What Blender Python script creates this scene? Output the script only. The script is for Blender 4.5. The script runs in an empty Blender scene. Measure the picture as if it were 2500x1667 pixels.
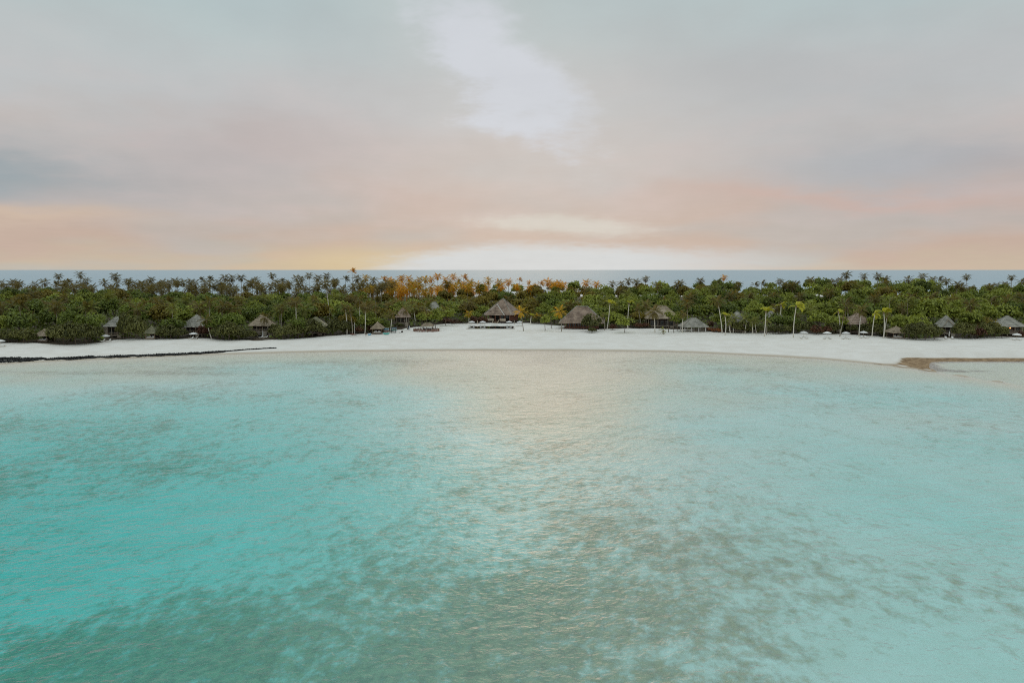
import bpy, math, random
import numpy as np
from mathutils import Vector, Matrix, Euler

R = math.radians
scene = bpy.context.scene
COL = scene.collection

# =====================================================================================
# CAMERA, SKY, SUN, EXPOSURE
# =====================================================================================
CAM_H = 28.0
FPX = 1689.0            # focal length in photo pixels (photo 2500 x 1667)
PITCH = R(5.96)
cam_d = bpy.data.cameras.new('camera')
cam_d.sensor_fit = 'HORIZONTAL'
cam_d.sensor_width = 36.0
cam_d.lens = FPX / 2500.0 * 36.0
cam_d.clip_start = 0.5
cam_d.clip_end = 60000.0
cam = bpy.data.objects.new('camera', cam_d)
COL.objects.link(cam)
cam.location = (0, 0, CAM_H)
cam.rotation_euler = (math.pi / 2 - PITCH, 0, 0)
scene.camera = cam

scene.view_settings.view_transform = 'Standard'
scene.view_settings.look = 'None'
scene.view_settings.exposure = 0.0
scene.view_settings.gamma = 1.0
scene.view_settings.use_curve_mapping = False
scene.cycles.max_bounces = 8
scene.cycles.transparent_max_bounces = 8
scene.cycles.transmission_bounces = 6
scene.cycles.use_denoising = False
scene.cycles.sample_clamp_indirect = 4.0
scene.cycles.pixel_filter_type = 'BLACKMAN_HARRIS'
scene.cycles.filter_width = 1.05

SUN_AZ = math.atan((1285 - 1250) / FPX)     # towards the bright gap low over the sea
SUN_EL = R(13.0)


def srgb(r, g, b):
    def f(c):
        c /= 255.0
        return c / 12.92 if c <= 0.04045 else ((c + 0.055) / 1.055) ** 2.4
    return (f(r), f(g), f(b), 1.0)


class NT:
    """small helper that builds shader node graphs from expressions"""
    def __init__(self, tree):
        self.t = tree
        self.n = tree.nodes
        self.l = tree.links

    def new(self, kind):
        return self.n.new(kind)

    def put(self, sock, v):
        if v is None:
            return
        if isinstance(v, bpy.types.NodeSocket):
            self.l.new(v, sock)
        else:
            sock.default_value = v

    def m(self, op, a, b=None, c=None):
        n = self.n.new('ShaderNodeMath')
        n.operation = op
        for i, v in enumerate((a, b, c)):
            self.put(n.inputs[i], v)
        return n.outputs[0]

    def add(self, a, b): return self.m('ADD', a, b)
    def sub(self, a, b): return self.m('SUBTRACT', a, b)
    def mul(self, a, b): return self.m('MULTIPLY', a, b)
    def mad(self, a, b, c): return self.m('MULTIPLY_ADD', a, b, c)

    def comb(self, x, y, z=0.0):
        n = self.n.new('ShaderNodeCombineXYZ')
        for i, v in enumerate((x, y, z)):
            self.put(n.inputs[i], v)
        return n.outputs[0]

    def sep(self, v):
        n = self.n.new('ShaderNodeSeparateXYZ')
        self.put(n.inputs[0], v)
        return n.outputs[0], n.outputs[1], n.outputs[2]

    def noise(self, vec, scale, detail=4.0, rough=0.5, dist=0.0):
        n = self.n.new('ShaderNodeTexNoise')
        self.put(n.inputs['Vector'], vec)
        n.inputs['Scale'].default_value = scale
        n.inputs['Detail'].default_value = detail
        n.inputs['Roughness'].default_value = rough
        n.inputs['Distortion'].default_value = dist
        return n.outputs['Fac']

    def step(self, v, lo, hi, a=0.0, b=1.0):
        n = self.n.new('ShaderNodeMapRange')
        n.interpolation_type = 'SMOOTHSTEP'
        self.put(n.inputs['Value'], v)
        n.inputs['From Min'].default_value = lo
        n.inputs['From Max'].default_value = hi
        n.inputs['To Min'].default_value = a
        n.inputs['To Max'].default_value = b
        return n.outputs['Result']

    def mix(self, f, a, b, blend='MIX'):
        n = self.n.new('ShaderNodeMix')
        n.data_type = 'RGBA'
        n.blend_type = blend
        self.put(n.inputs[0], f)
        self.put(n.inputs[6], a)
        self.put(n.inputs[7], b)
        return n.outputs[2]

    def ramp(self, f, stops, interp='EASE'):
        n = self.n.new('ShaderNodeValToRGB')
        n.color_ramp.interpolation = interp
        e = n.color_ramp.elements
        while len(e) < len(stops):
            e.new(0.5)
        for i, (p, c) in enumerate(stops):
            e[i].position = p
            e[i].color = c
        self.put(n.inputs[0], f)
        return n.outputs[0]


# ---- sky: a cloud deck lit from below by a low sun, over a clear-sky base
world = bpy.data.worlds.new('World')
scene.world = world
world.use_nodes = True
world.cycles.sampling_method = 'NONE'      # a nearly even sky needs no importance map
w = NT(world.node_tree)
for n in list(w.n):
    w.n.remove(n)
tc = w.new('ShaderNodeTexCoord').outputs['Generated']
dx, dy, dz = w.sep(tc)
az = w.mul(w.m('ARCTAN2', dx, dy), 57.2958)
el = w.m('ABSOLUTE', w.mul(w.m('ARCSINE', dz), 57.2958))
inv = w.m('DIVIDE', 1.0, w.add(w.m('ABSOLUTE', dz), 0.16))
deck = w.comb(w.mul(dx, inv), w.mul(dy, inv), 0.3)
streak = w.comb(w.mul(az, 0.05), w.mul(el, 0.16), 1.7)
n_big = w.noise(deck, 0.75, 2.0, 0.5)
n_mid = w.noise(deck, 2.3, 5.0, 0.58)
n_wisp = w.noise(deck, 9.0, 3.0, 0.6)
n_str = w.noise(streak, 1.6, 4.0, 0.55)
azw = w.add(az, w.mul(w.sub(n_mid, 0.5), 9.0))
elw = w.add(w.add(el, w.mul(w.sub(n_str, 0.5), 4.2)), w.mul(w.sub(n_mid, 0.5), 2.2))


def blob(a0, e0, sa, se, rot=0.0, A=None, E=None):
    a = w.sub(A or azw, a0)
    e = w.sub(E or elw, e0)
    if rot:
        c, s = math.cos(R(rot)), math.sin(R(rot))
        a, e = w.add(w.mul(a, c), w.mul(e, s)), w.sub(w.mul(e, c), w.mul(a, s))
    q = w.add(w.m('POWER', w.m('ABSOLUTE', w.mul(a, 1.0 / sa)), 2.0), w.m('POWER', w.m('ABSOLUTE', w.mul(e, 1.0 / se)), 2.0))
    return w.m('EXPONENT', w.mul(q, -1.0))


eln = w.m('DIVIDE', elw, 90.0)
base = w.ramp(eln, [
    (0.000, srgb(201, 185, 164)),
    (0.022, srgb(196, 174, 160)),
    (0.060, srgb(199, 179, 170)),
    (0.098, srgb(196, 188, 184)),
    (0.140, srgb(191, 194, 195)),
    (0.225, srgb(180, 196, 197)),
    (0.420, srgb(200, 211, 214)),
    (1.000, srgb(242, 248, 250)),
])
# cooler and pinker drifts in the deck
cool = w.step(n_big, 0.44, 0.66)
c1 = w.mix(w.mul(cool, 0.42), base, srgb(176, 188, 192))
pink = w.mul(w.step(n_mid, 0.46, 0.68), w.step(el, 2.0, 6.0))
c1 = w.mix(w.mul(pink, w.step(el, 19.0, 7.0, 0.0, 0.30)), c1, srgb(204, 184, 180))
# cloud banks away from the sun, cool and darker
bank_l = blob(-37.0, 6.3, 9.5, 1.9)
bank_r = blob(29.0, 7.3, 11.0, 2.3, -3.0)
c1 = w.mix(w.mul(bank_l, 0.95), c1, srgb(152, 166, 172))
c1 = w.mix(w.mul(bank_r, 0.80), c1, srgb(170, 175, 181))
bank_u = blob(19.0, 14.5, 16.0, 4.0, -6.0)
c1 = w.mix(w.mul(bank_u, 0.6), c1, srgb(178, 180, 182))
bank_v = blob(-20.0, 9.0, 12.0, 3.0, 8.0)
c1 = w.mix(w.mul(bank_v, 0.65), c1, srgb(186, 176, 176))
rim_r = blob(25.0, 4.9, 12.0, 0.75, -4.0)
c1 = w.mix(w.mul(rim_r, 0.5), c1, srgb(206, 172, 160))
rim_l = blob(-36.0, 3.6, 8.0, 0.9)
c1 = w.mix(w.mul(rim_l, 0.6), c1, srgb(212, 190, 168))
# the warm light low round the sun
warm = blob(2.0, 1.0, 26.0, 7.0, 0.0, az, elw)
c1 = w.mix(w.mul(warm, 0.14), c1, srgb(214, 194, 172))
glow = blob(2.5, 8.0, 15.0, 11.0, 0.0, az, el)
c1 = w.mix(w.mul(glow, 0.30), c1, srgb(213, 206, 199))
# thin part of the deck above the sun
gap = w.step(w.add(blob(-0.6, 15.2, 9.4, 4.0, -38.0), w.add(w.mul(w.sub(n_mid, 0.5), 0.75), w.mul(w.sub(n_wisp, 0.5), 0.5))), 0.26, 0.80)
gap_soft = blob(-1.0, 15.0, 12.0, 5.0, -35.0)
c1 = w.mix(w.mul(gap_soft, 0.42), c1, srgb(202, 202, 202))
c1 = w.mix(w.mul(gap, 0.9), c1, srgb(207, 211, 218))
# clear strip on the horizon
elh = w.add(el, w.mul(w.sub(n_str, 0.5), 1.4))
elh2 = w.add(elh, w.mul(w.sub(n_wisp, 0.5), 0.9))
strip = w.m('MULTIPLY', w.step(w.sub(elh2, w.mul(w.mul(w.step(az, -15.0, 0.0), w.step(az, 34.0, 4.0, 0.45, 1.0)), 1.75)), 0.85, -0.55), w.mul(w.step(azw, -15.0, -6.0), w.step(azw, 29.0, 8.0)))
strip2 = w.step(w.add(blob(4.0, 3.5, 8.0, 0.75, -3.0, az, elh), w.mul(w.sub(n_wisp, 0.5), 0.5)), 0.15, 0.9)
yel = blob(-12.0, 0.4, 7.0, 1.3, 0.0, az, el)
c1 = w.mix(w.mul(yel, 0.55), c1, srgb(220, 198, 150))
c1 = w.mix(w.mul(strip2, 0.75), c1, srgb(214, 211, 202))
c1 = w.mix(strip, c1, srgb(209, 213, 214))
grain = w.add(w.add(0.89, w.mul(n_str, 0.05)), w.add(w.mul(n_mid, 0.13), w.mul(n_wisp, 0.045)))
c1 = w.mix(1.0, c1, w.comb(grain, grain, grain), 'MULTIPLY')
sky = w.new('ShaderNodeTexSky')
sky.sky_type = 'NISHITA'
sky.sun_disc = False
sky.sun_elevation = SUN_EL
sky.sun_rotation = SUN_AZ
bg1 = w.new('ShaderNodeBackground')          # clouds
w.l.new(c1, bg1.inputs[0])
bg1.inputs[1].default_value = 1.0
bg2 = w.new('ShaderNodeBackground')          # clear air, mostly hidden by the deck
w.l.new(sky.outputs[0], bg2.inputs[0])
bg2.inputs[1].default_value = 0.05
mixb = w.new('ShaderNodeMixShader')
mixb.inputs[0].default_value = 0.985
w.l.new(bg2.outputs[0], mixb.inputs[1])
w.l.new(bg1.outputs[0], mixb.inputs[2])
wo = w.new('ShaderNodeOutputWorld')
w.l.new(mixb.outputs[0], wo.inputs[0])

sun_d = bpy.data.lights.new('sun', 'SUN')
sun_d.energy = 0.13            # dusk: the sun is a soft glow behind the cloud deck
sun_d.angle = R(17.0)
sun_d.color = (1.0, 0.70, 0.42)
sun = bpy.data.objects.new('sun', sun_d)
COL.objects.link(sun)
sdir = Vector((math.sin(SUN_AZ) * math.cos(SUN_EL), math.cos(SUN_AZ) * math.cos(SUN_EL), math.sin(SUN_EL)))
sun.rotation_euler = sdir.to_track_quat('Z', 'Y').to_euler()
sun.location = (0, 300, 120)

# =====================================================================================
# GENERAL HELPERS
# =====================================================================================
rng = np.random.default_rng(7)
rnd = random.Random(11)
CT, ST = math.cos(PITCH), math.sin(PITCH)


def ray(px, py):
    u, v = (px - 1250.0) / FPX, (py - 833.5) / FPX
    return u, CT - v * ST, -ST - v * CT


def on_level(px, py, z=0.0):
    a, b, c = ray(px, py)
    t = (z - CAM_H) / c
    return a * t, b * t


def at_depth(px, py, Y):
    a, b, c = ray(px, py)
    t = Y / b
    return Vector((a * t, Y, CAM_H + c * t))


# ---- lie of the land ----------------------------------------------------------------
SHORE = [(-260, 912), (0, 889), (200, 879), (420, 870), (640, 862), (850, 857.5), (1050, 856), (1250, 855.5), (1450, 856), (1600, 858),
         (1700, 861), (1870, 869), (2000, 876), (2150, 890), (2250, 903), (2300, 911), (2400, 926), (2500, 942), (2700, 985)]
_s = np.array([on_level(a, b) for a, b in SHORE])
SX, SY = _s[:, 0], _s[:, 1]
VEG = [(-200, 845), (0, 838), (60, 838), (150, 843), (235, 836), (300, 828), (400, 828), (500, 826), (540, 831), (600, 830), (690, 828), (780, 821), (850, 816), (930, 814),
       (990, 803), (1040, 796), (1090, 791), (1190, 789), (1300, 790), (1400, 800), (1500, 804), (1600, 802), (1700, 808), (1800, 813),
       (1900, 814), (2000, 817), (2080, 818), (2150, 822), (2260, 831), (2310, 826), (2370, 828), (2450, 825), (2500, 826), (2700, 832)]
_v = np.array([on_level(a, b, 1.7) for a, b in VEG])
VX, VY = _v[:, 0], _v[:, 1]


def vnoise(x, y, s, seed=0):
    """smooth value noise for arrays"""
    x = np.asarray(x, float) / s
    y = np.asarray(y, float) / s
    xi, yi = np.floor(x), np.floor(y)
    fx, fy = x - xi, y - yi
    fx, fy = fx * fx * (3 - 2 * fx), fy * fy * (3 - 2 * fy)

    def h(i, j):
        v = np.sin(i * 127.1 + j * 311.7 + seed * 74.7) * 43758.5453
        return v - np.floor(v)
    return (h(xi, yi) * (1 - fx) + h(xi + 1, yi) * fx) * (1 - fy) + (h(xi, yi + 1) * (1 - fx) + h(xi + 1, yi + 1) * fx) * fy


def sst(v, lo, hi):
    t = np.clip((v - lo) / (hi - lo), 0, 1)
    return t * t * (3 - 2 * t)


PU = on_level(2300, 874)[1]


def land(x, y):
    """height of the ground (arrays)"""
    x = np.asarray(x, float)
    y = np.asarray(y, float)
    ys = np.interp(x, SX, SY)
    s = y - ys + (vnoise(x, y, 9, 3) - 0.5) * 1.6
    up = 1.9 * (1 - np.exp(-np.maximum(s, 0) / 26.0))
    dn = -2.1 * (1 - np.exp(np.minimum(s, 0) / 110.0)) - 0.10 * (1 - np.exp(np.minimum(s, 0) / 3.0))
    z = np.where(s > 0, up, dn)
    z = z + np.where(s < -4, (vnoise(x, y, 26, 1) - 0.5) * 0.8 + (vnoise(x, y, 9, 2) - 0.5) * 0.35, 0) * sst(-s, 4, 40)
    z = z + np.where(s > 6, (vnoise(x, y, 14, 5) - 0.5) * 0.22 + (vnoise(x, y, 4, 6) - 0.5) * 0.06, 0) * sst(s, 6, 25)
    z = z - np.where(s < 0, 7.6 * sst(-x + 0.25 * (150 - y), 0, 95) * sst(-s, 55, 160), 0)      # deeper to the left
    glow_shoal = np.exp(-((x - 10) / (np.maximum(y, 1) * 0.15 + 9.0)) ** 2) * sst(y, 55, 150)
    z = np.where((s < 0) & (y > 0) & (y < 300), z * (1 - 0.86 * glow_shoal), z)                           # added shoal mid-bay, its pale bed standing in for the reflected glow
    # tidal pool behind the sand spit
    bear = x / np.maximum(y, 1.0)
    wn = 1 - sst(bear, 0.60, 0.70)
    w1 = sst(bear, 0.532, 0.572) * (y > 100) * (y < 400) * sst(y - ys, 2.2 + 1.2 * wn, 5.0 + 2.4 * wn)
    top = PU + (vnoise(x, y, 7, 8) - 0.5) * 1.4 - 4.5 * (1 - sst(bear, 0.545, 0.575))
    m = w1 * (1 - sst(y, top - 1.5, top + 3.5))
    z = z * (1 - m) + m * (0.05 - 0.38 * sst(bear, 0.60, 0.645) * (1 - sst(y, PU - 12.0, PU - 7.0) * (1 - sst(bear, 0.74, 0.86))))
    # far side of the island
    back = 690 + 40 * np.sin(x / 170.0) - np.maximum(np.abs(x) - 700, 0) * 0.9
    o = y - back
    z = np.where(o > 0, z - np.minimum(o * 0.13, 26.0), z)
    return z


def gz(x, y):
    return float(land(np.array([x]), np.array([y]))[0])


def place(px, py):
    z = 1.7
    for _ in range(6):
        x, y = on_level(px, py, z)
        z = gz(x, y)
    return Vector((x, y, z))


def xy_at(px, Y, py=760):
    p = at_depth(px, py, Y)
    return p.x, p.y


# ---- meshes ---------------------------------------------------------------------------
def mesh_np(name, V, F, mat=None, tone=None, smooth=False):
    me = bpy.data.meshes.new(name)
    V = np.asarray(V, np.float32)
    F = np.asarray(F, np.int32)
    k = F.shape[1]
    me.vertices.add(len(V))
    me.vertices.foreach_set('co', V.ravel())
    me.loops.add(F.size)
    me.loops.foreach_set('vertex_index', F.ravel())
    me.polygons.add(len(F))
    me.polygons.foreach_set('loop_start', np.arange(0, F.size, k, dtype=np.int32))
    if tone is not None:
        a = me.attributes.new('tone', 'FLOAT', 'FACE')
        a.data.foreach_set('value', np.asarray(tone, np.float32))
    me.update(calc_edges=True)
    me.validate()
    if smooth:
        me.polygons.foreach_set('use_smooth', np.ones(len(me.polygons), bool))
    if mat:
        me.materials.append(mat)
    return me


class MB:
    def __init__(self):
        self.v, self.f = [], []

    def poly(self, pts, faces):
        o = len(self.v)
        self.v += [tuple(p) for p in pts]
        self.f += [tuple(i + o for i in f) for f in faces]
        return self

    def box(self, c, s, rz=0.0, taper=1.0, tilt=0.0):
        cx, cy, cz = c
        hx, hy, hz = s[0] / 2, s[1] / 2, s[2] / 2
        rot = Matrix.Rotation(rz, 3, 'Z') @ Matrix.Rotation(tilt, 3, 'Y')
        pts = []
        for zz in (-1, 1):
            k = 1.0 if zz < 0 else taper
            for xx, yy in ((-1, -1), (1, -1), (1, 1), (-1, 1)):
                p = rot @ Vector((xx * hx * k, yy * hy * k, zz * hz))
                pts.append((p.x + cx, p.y + cy, p.z + cz))
        return self.poly(pts, [(0, 3, 2, 1), (4, 5, 6, 7), (0, 1, 5, 4), (1, 2, 6, 5), (2, 3, 7, 6), (3, 0, 4, 7)])

    def tube(self, path, radii, n=8, cap=True):
        rings = []
        path = [Vector(p) for p in path]
        for i, p in enumerate(path):
            d = (path[min(i + 1, len(path) - 1)] - path[max(i - 1, 0)]).normalized()
            a = d.cross(Vector((0.3, 1, 0.1))).normalized()
            b = d.cross(a).normalized()
            r = radii[i] if hasattr(radii, '__len__') else radii
            rings.append([p + (a * math.cos(2 * math.pi * k / n) + b * math.sin(2 * math.pi * k / n)) * r for k in range(n)])
        pts = [q for r in rings for q in r]
        fs = []
        for i in range(len(path) - 1):
            for k in range(n):
                a, b = i * n + k, i * n + (k + 1) % n
                fs.append((a, a + n, b + n, b))
        if cap:
            fs.append(tuple(range(n)))
            fs.append(tuple(reversed(range((len(path) - 1) * n, len(path) * n))))
        return self.poly(pts, fs)

    def mesh(self, name, mat, smooth=False):
        me = bpy.data.meshes.new(name)
        me.from_pydata(self.v, [], self.f)
        me.materials.append(mat)
        if smooth:
            for p in me.polygons:
                p.use_smooth = True
        me.update()
        return me

    def build(self, name, mat, parent=None, smooth=False):
        return link(name, self.mesh(name, mat, smooth), parent)


def link(name, me, parent=None, loc=None, rot=None, scale=None):
    o = bpy.data.objects.new(name, me)
    COL.objects.link(o)
    if parent:
        o.parent = parent
    if loc is not None:
        o.location = loc
    if rot is not None:
        o.rotation_euler = rot
    if scale is not None:
        o.scale = scale
    return o


def tag(o, label=None, cat=None, group=None, kind=None):
    for k, v in (('label', label), ('category', cat), ('group', group), ('kind', kind)):
        if v:
            o[k] = v
    return o


def thing(name, label, cat, loc, rz=0.0, group=None):
    return tag(link(name, None, None, loc, (0, 0, rz)), label, cat, group)


def copy_tree(o, parent=None):
    c = o.copy()
    COL.objects.link(c)
    c.parent = parent
    for ch in list(o.children):
        copy_tree(ch, c)
    return c


# =====================================================================================
# MATERIALS
# =====================================================================================
def new_mat(name):
    m = bpy.data.materials.new(name)
    m.use_nodes = True
    t = NT(m.node_tree)
    for n in list(t.n):
        t.n.remove(n)
    out = t.new('ShaderNodeOutputMaterial')
    return m, t, out


def principled(t, color, rough=0.6, spec=0.4, **kw):
    b = t.new('ShaderNodeBsdfPrincipled')
    t.put(b.inputs['Base Color'], color)
    t.put(b.inputs['Roughness'], rough)
    t.put(b.inputs['Specular IOR Level'], spec)
    for k, v in kw.items():
        t.put(b.inputs[k], v)
    return b


def solid(name, c, rough=0.6, spec=0.4, var=0.25, scale=3.0, bump=0.0):
    """plain material with some mottling and object-to-object variation"""
    m, t, out = new_mat(name)
    oc = t.new('ShaderNodeTexCoord').outputs['Object']
    n = t.noise(oc, scale, 4.0, 0.6)
    f = t.add(t.mul(t.sub(n, 0.5), 2 * var), 1.0)
    oi = t.new('ShaderNodeObjectInfo').outputs['Random']
    f = t.mul(f, t.mad(oi, 0.2, 0.9))
    col = t.mix(1.0, (*c, 1.0), t.comb(f, f, f), 'MULTIPLY')
    b = principled(t, col, rough, spec)
    if bump:
        bn = t.new('ShaderNodeBump')
        bn.inputs['Strength'].default_value = bump
        bn.inputs['Distance'].default_value = 0.05
        t.put(bn.inputs['Height'], t.noise(oc, scale * 4, 3.0))
        t.l.new(bn.outputs[0], b.inputs['Normal'])
    t.l.new(b.outputs[0], out.inputs[0])
    return m


def leaf_mat(name, dark, light, trans, tcol, fwd=0.0, fcol=(1.0, 0.45, 0.06), rough=0.5):
    """two-sided leaf: reflects, lets light through, and (fwd) scatters low sun forward"""
    m, t, out = new_mat(name)
    a = t.new('ShaderNodeAttribute')
    a.attribute_name = 'tone'
    oi = t.new('ShaderNodeObjectInfo').outputs['Random']
    f = t.m('ADD', t.mul(a.outputs['Fac'], 0.75), t.mul(oi, 0.45))
    f.node.use_clamp = True
    col = t.mix(f, (*dark, 1), (*light, 1))
    b = principled(t, col, rough, 0.35)
    tr = t.new('ShaderNodeBsdfTranslucent')
    t.put(tr.inputs[0], t.mix(f, (*[c * 0.7 for c in tcol], 1), (*tcol, 1)))
    mx = t.new('ShaderNodeMixShader')
    mx.inputs[0].default_value = trans
    t.l.new(b.outputs[0], mx.inputs[1])
    t.l.new(tr.outputs[0], mx.inputs[2])
    last = mx
    if fwd:
        rf = t.new('ShaderNodeBsdfRefraction')
        rf.inputs['IOR'].default_value = 1.28
        rf.inputs['Roughness'].default_value = 0.62
        t.put(rf.inputs[0], (*fcol, 1))
        m2 = t.new('ShaderNodeMixShader')
        m2.inputs[0].default_value = fwd
        t.l.new(mx.outputs[0], m2.inputs[1])
        t.l.new(rf.outputs[0], m2.inputs[2])
        last = m2
    t.l.new(last.outputs[0], out.inputs[0])
    return m


M = {}
M['leaf'] = leaf_mat('leaf_broad', (0.036, 0.054, 0.010), (0.250, 0.320, 0.052), 0.30, (0.26, 0.32, 0.04), 0.02)
M['leaf_bright'] = leaf_mat('leaf_broad_bright', (0.085, 0.115, 0.016), (0.420, 0.480, 0.080), 0.32, (0.40, 0.43, 0.05))
M['leaf_olive_glow'] = leaf_mat('leaf_broad_olive_glow', (0.080, 0.070, 0.012), (0.340, 0.285, 0.045), 0.32, (0.40, 0.32, 0.04), 0.08)  # olive leaves; in mid-wood their tint also carries painted sunset glow
M['shrub'] = leaf_mat('leaf_shrub', (0.036, 0.042, 0.012), (0.215, 0.215, 0.060), 0.25, (0.20, 0.21, 0.04))
M['shrub_red'] = leaf_mat('leaf_shrub_red', (0.050, 0.020, 0.014), (0.190, 0.090, 0.045), 0.25, (0.22, 0.09, 0.03))
M['palm'] = leaf_mat('leaf_palm', (0.045, 0.040, 0.011), (0.225, 0.190, 0.050), 0.32, (0.28, 0.23, 0.04), 0.04)
M['palm_glow_gold'] = leaf_mat('leaf_palm_glow_gold', (0.55, 0.230, 0.008), (0.92, 0.54, 0.030), 0.40, (0.98, 0.55, 0.03), 0.22)  # low-sun glow and flare over the treetops, painted in as leaf colour
M['palm_glow_amber'] = leaf_mat('leaf_palm_glow_amber', (0.25, 0.165, 0.010), (0.66, 0.50, 0.040), 0.38, (0.72, 0.52, 0.04), 0.22)  # yellower, weaker tint of the same painted glow
M['palm_green'] = leaf_mat('leaf_palm_green', (0.060, 0.070, 0.012), (0.320, 0.330, 0.065), 0.30, (0.34, 0.35, 0.05))
M['palm_yellow'] = leaf_mat('leaf_palm_yellow', (0.38, 0.38, 0.020), (0.72, 0.70, 0.07), 0.30, (0.75, 0.72, 0.05), 0.0)
M['trunk'] = solid('palm_trunk', (0.34, 0.30, 0.24), 0.8, 0.2, 0.3, 2.0)
M['trunk_pale'] = solid('palm_trunk_pale', (0.70, 0.66, 0.57), 0.8, 0.2, 0.2, 2.0)
M['bark'] = solid('bark', (0.16, 0.125, 0.095), 0.9, 0.2, 0.3, 2.0)
M['wood'] = solid('weathered_wood', (0.22, 0.15, 0.10), 0.7, 0.3, 0.3, 3.0)
M['wood_red'] = solid('red_brown_wood', (0.20, 0.085, 0.055), 0.7, 0.3, 0.35, 3.0)
M['wood_dark'] = solid('dark_wood', (0.055, 0.040, 0.032), 0.7, 0.3, 0.3, 3.0)
M['wood_pale'] = solid('pale_wood', (0.52, 0.44, 0.34), 0.7, 0.3, 0.2, 3.0)
M['deck'] = solid('deck_board', (0.40, 0.35, 0.28), 0.7, 0.3, 0.25, 2.0)
M['white'] = solid('white_paint', (0.78, 0.78, 0.76), 0.5, 0.4, 0.06, 1.0)
M['canvas'] = solid('white_canvas', (0.80, 0.80, 0.78), 0.8, 0.2, 0.05, 1.0)
M['cushion'] = solid('white_cushion', (0.78, 0.78, 0.75), 0.9, 0.2, 0.05, 2.0)
M['teal'] = solid('teal_gelcoat', (0.14, 0.52, 0.46), 0.35, 0.5, 0.1, 2.0)
M['blue'] = solid('light_blue_gelcoat', (0.16, 0.45, 0.66), 0.35, 0.5, 0.1, 2.0)
M['navy'] = solid('navy_cloth', (0.04, 0.06, 0.10), 0.7, 0.3, 0.1, 2.0)
M['red'] = solid('dull_red_gelcoat', (0.35, 0.07, 0.06), 0.5, 0.4, 0.1, 2.0)
M['skin'] = solid('skin', (0.30, 0.17, 0.11), 0.6, 0.3, 0.05, 5.0)
M['hair'] = solid('hair', (0.02, 0.016, 0.014), 0.6, 0.3, 0.1, 5.0)
M['cloth_dark'] = solid('dark_clothing', (0.045, 0.030, 0.026), 0.9, 0.2, 0.1, 5.0)
M['metal'] = solid('grey_metal', (0.45, 0.46, 0.46), 0.4, 0.5, 0.05, 2.0)
M['stone'] = solid('pale_coping_stone', (0.62, 0.60, 0.55), 0.7, 0.3, 0.08, 1.0)
M['flower'] = leaf_mat('leaf_orange', (0.16, 0.055, 0.018), (0.42, 0.17, 0.05), 0.25, (0.4, 0.16, 0.04))


def thatch_mat(name, a, b, gloss=0.55):
    m, t, out = new_mat(name)
    oc = t.new('ShaderNodeTexCoord').outputs['Object']
    x, y, z = t.sep(oc)
    st = t.noise(t.comb(t.mul(x, 1.0), t.mul(y, 1.0), t.mul(z, 0.22)), 5.0, 4.0, 0.65)
    big = t.noise(oc, 0.45, 4.0, 0.6)
    f = t.m('ADD', t.mul(t.sub(st, 0.5), 1.1), t.step(big, 0.3, 0.7))
    f.node.use_clamp = True
    c = t.mix(f, (*a, 1), (*b, 1))
    bs = principled(t, c, gloss, 0.5)
    bn = t.new('ShaderNodeBump')
    bn.inputs['Strength'].default_value = 0.5
    bn.inputs['Distance'].default_value = 0.06
    t.put(bn.inputs['Height'], st)
    t.l.new(bn.outputs[0], bs.inputs['Normal'])
    t.l.new(bs.outputs[0], out.inputs[0])
    return m


M['thatch'] = thatch_mat('thatch_brown', (0.17, 0.115, 0.080), (0.40, 0.30, 0.22))
M['thatch_grey'] = thatch_mat('thatch_grey', (0.20, 0.20, 0.165), (0.42, 0.41, 0.35))
M['thatch_moss'] = thatch_mat('thatch_moss', (0.13, 0.13, 0.075), (0.30, 0.29, 0.17))
M['thatch_tan'] = thatch_mat('thatch_tan', (0.24, 0.19, 0.125), (0.46, 0.38, 0.27))


def glass_dark(name):
    m, t, out = new_mat(name)
    b = principled(t, (0.02, 0.026, 0.028, 1), 0.08, 0.6)
    t.l.new(b.outputs[0], out.inputs[0])
    return m


M['pane'] = glass_dark('dark_window_pane')

# lamp that is lit on the far villa's porch
m_, t_, o_ = new_mat('lit_lamp')
e_ = t_.new('ShaderNodeEmission')
e_.inputs[0].default_value = (1.0, 0.28, 0.08, 1)
e_.inputs[1].default_value = 3.5
t_.l.new(e_.outputs[0], o_.inputs[0])
M['lamp'] = m_


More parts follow.
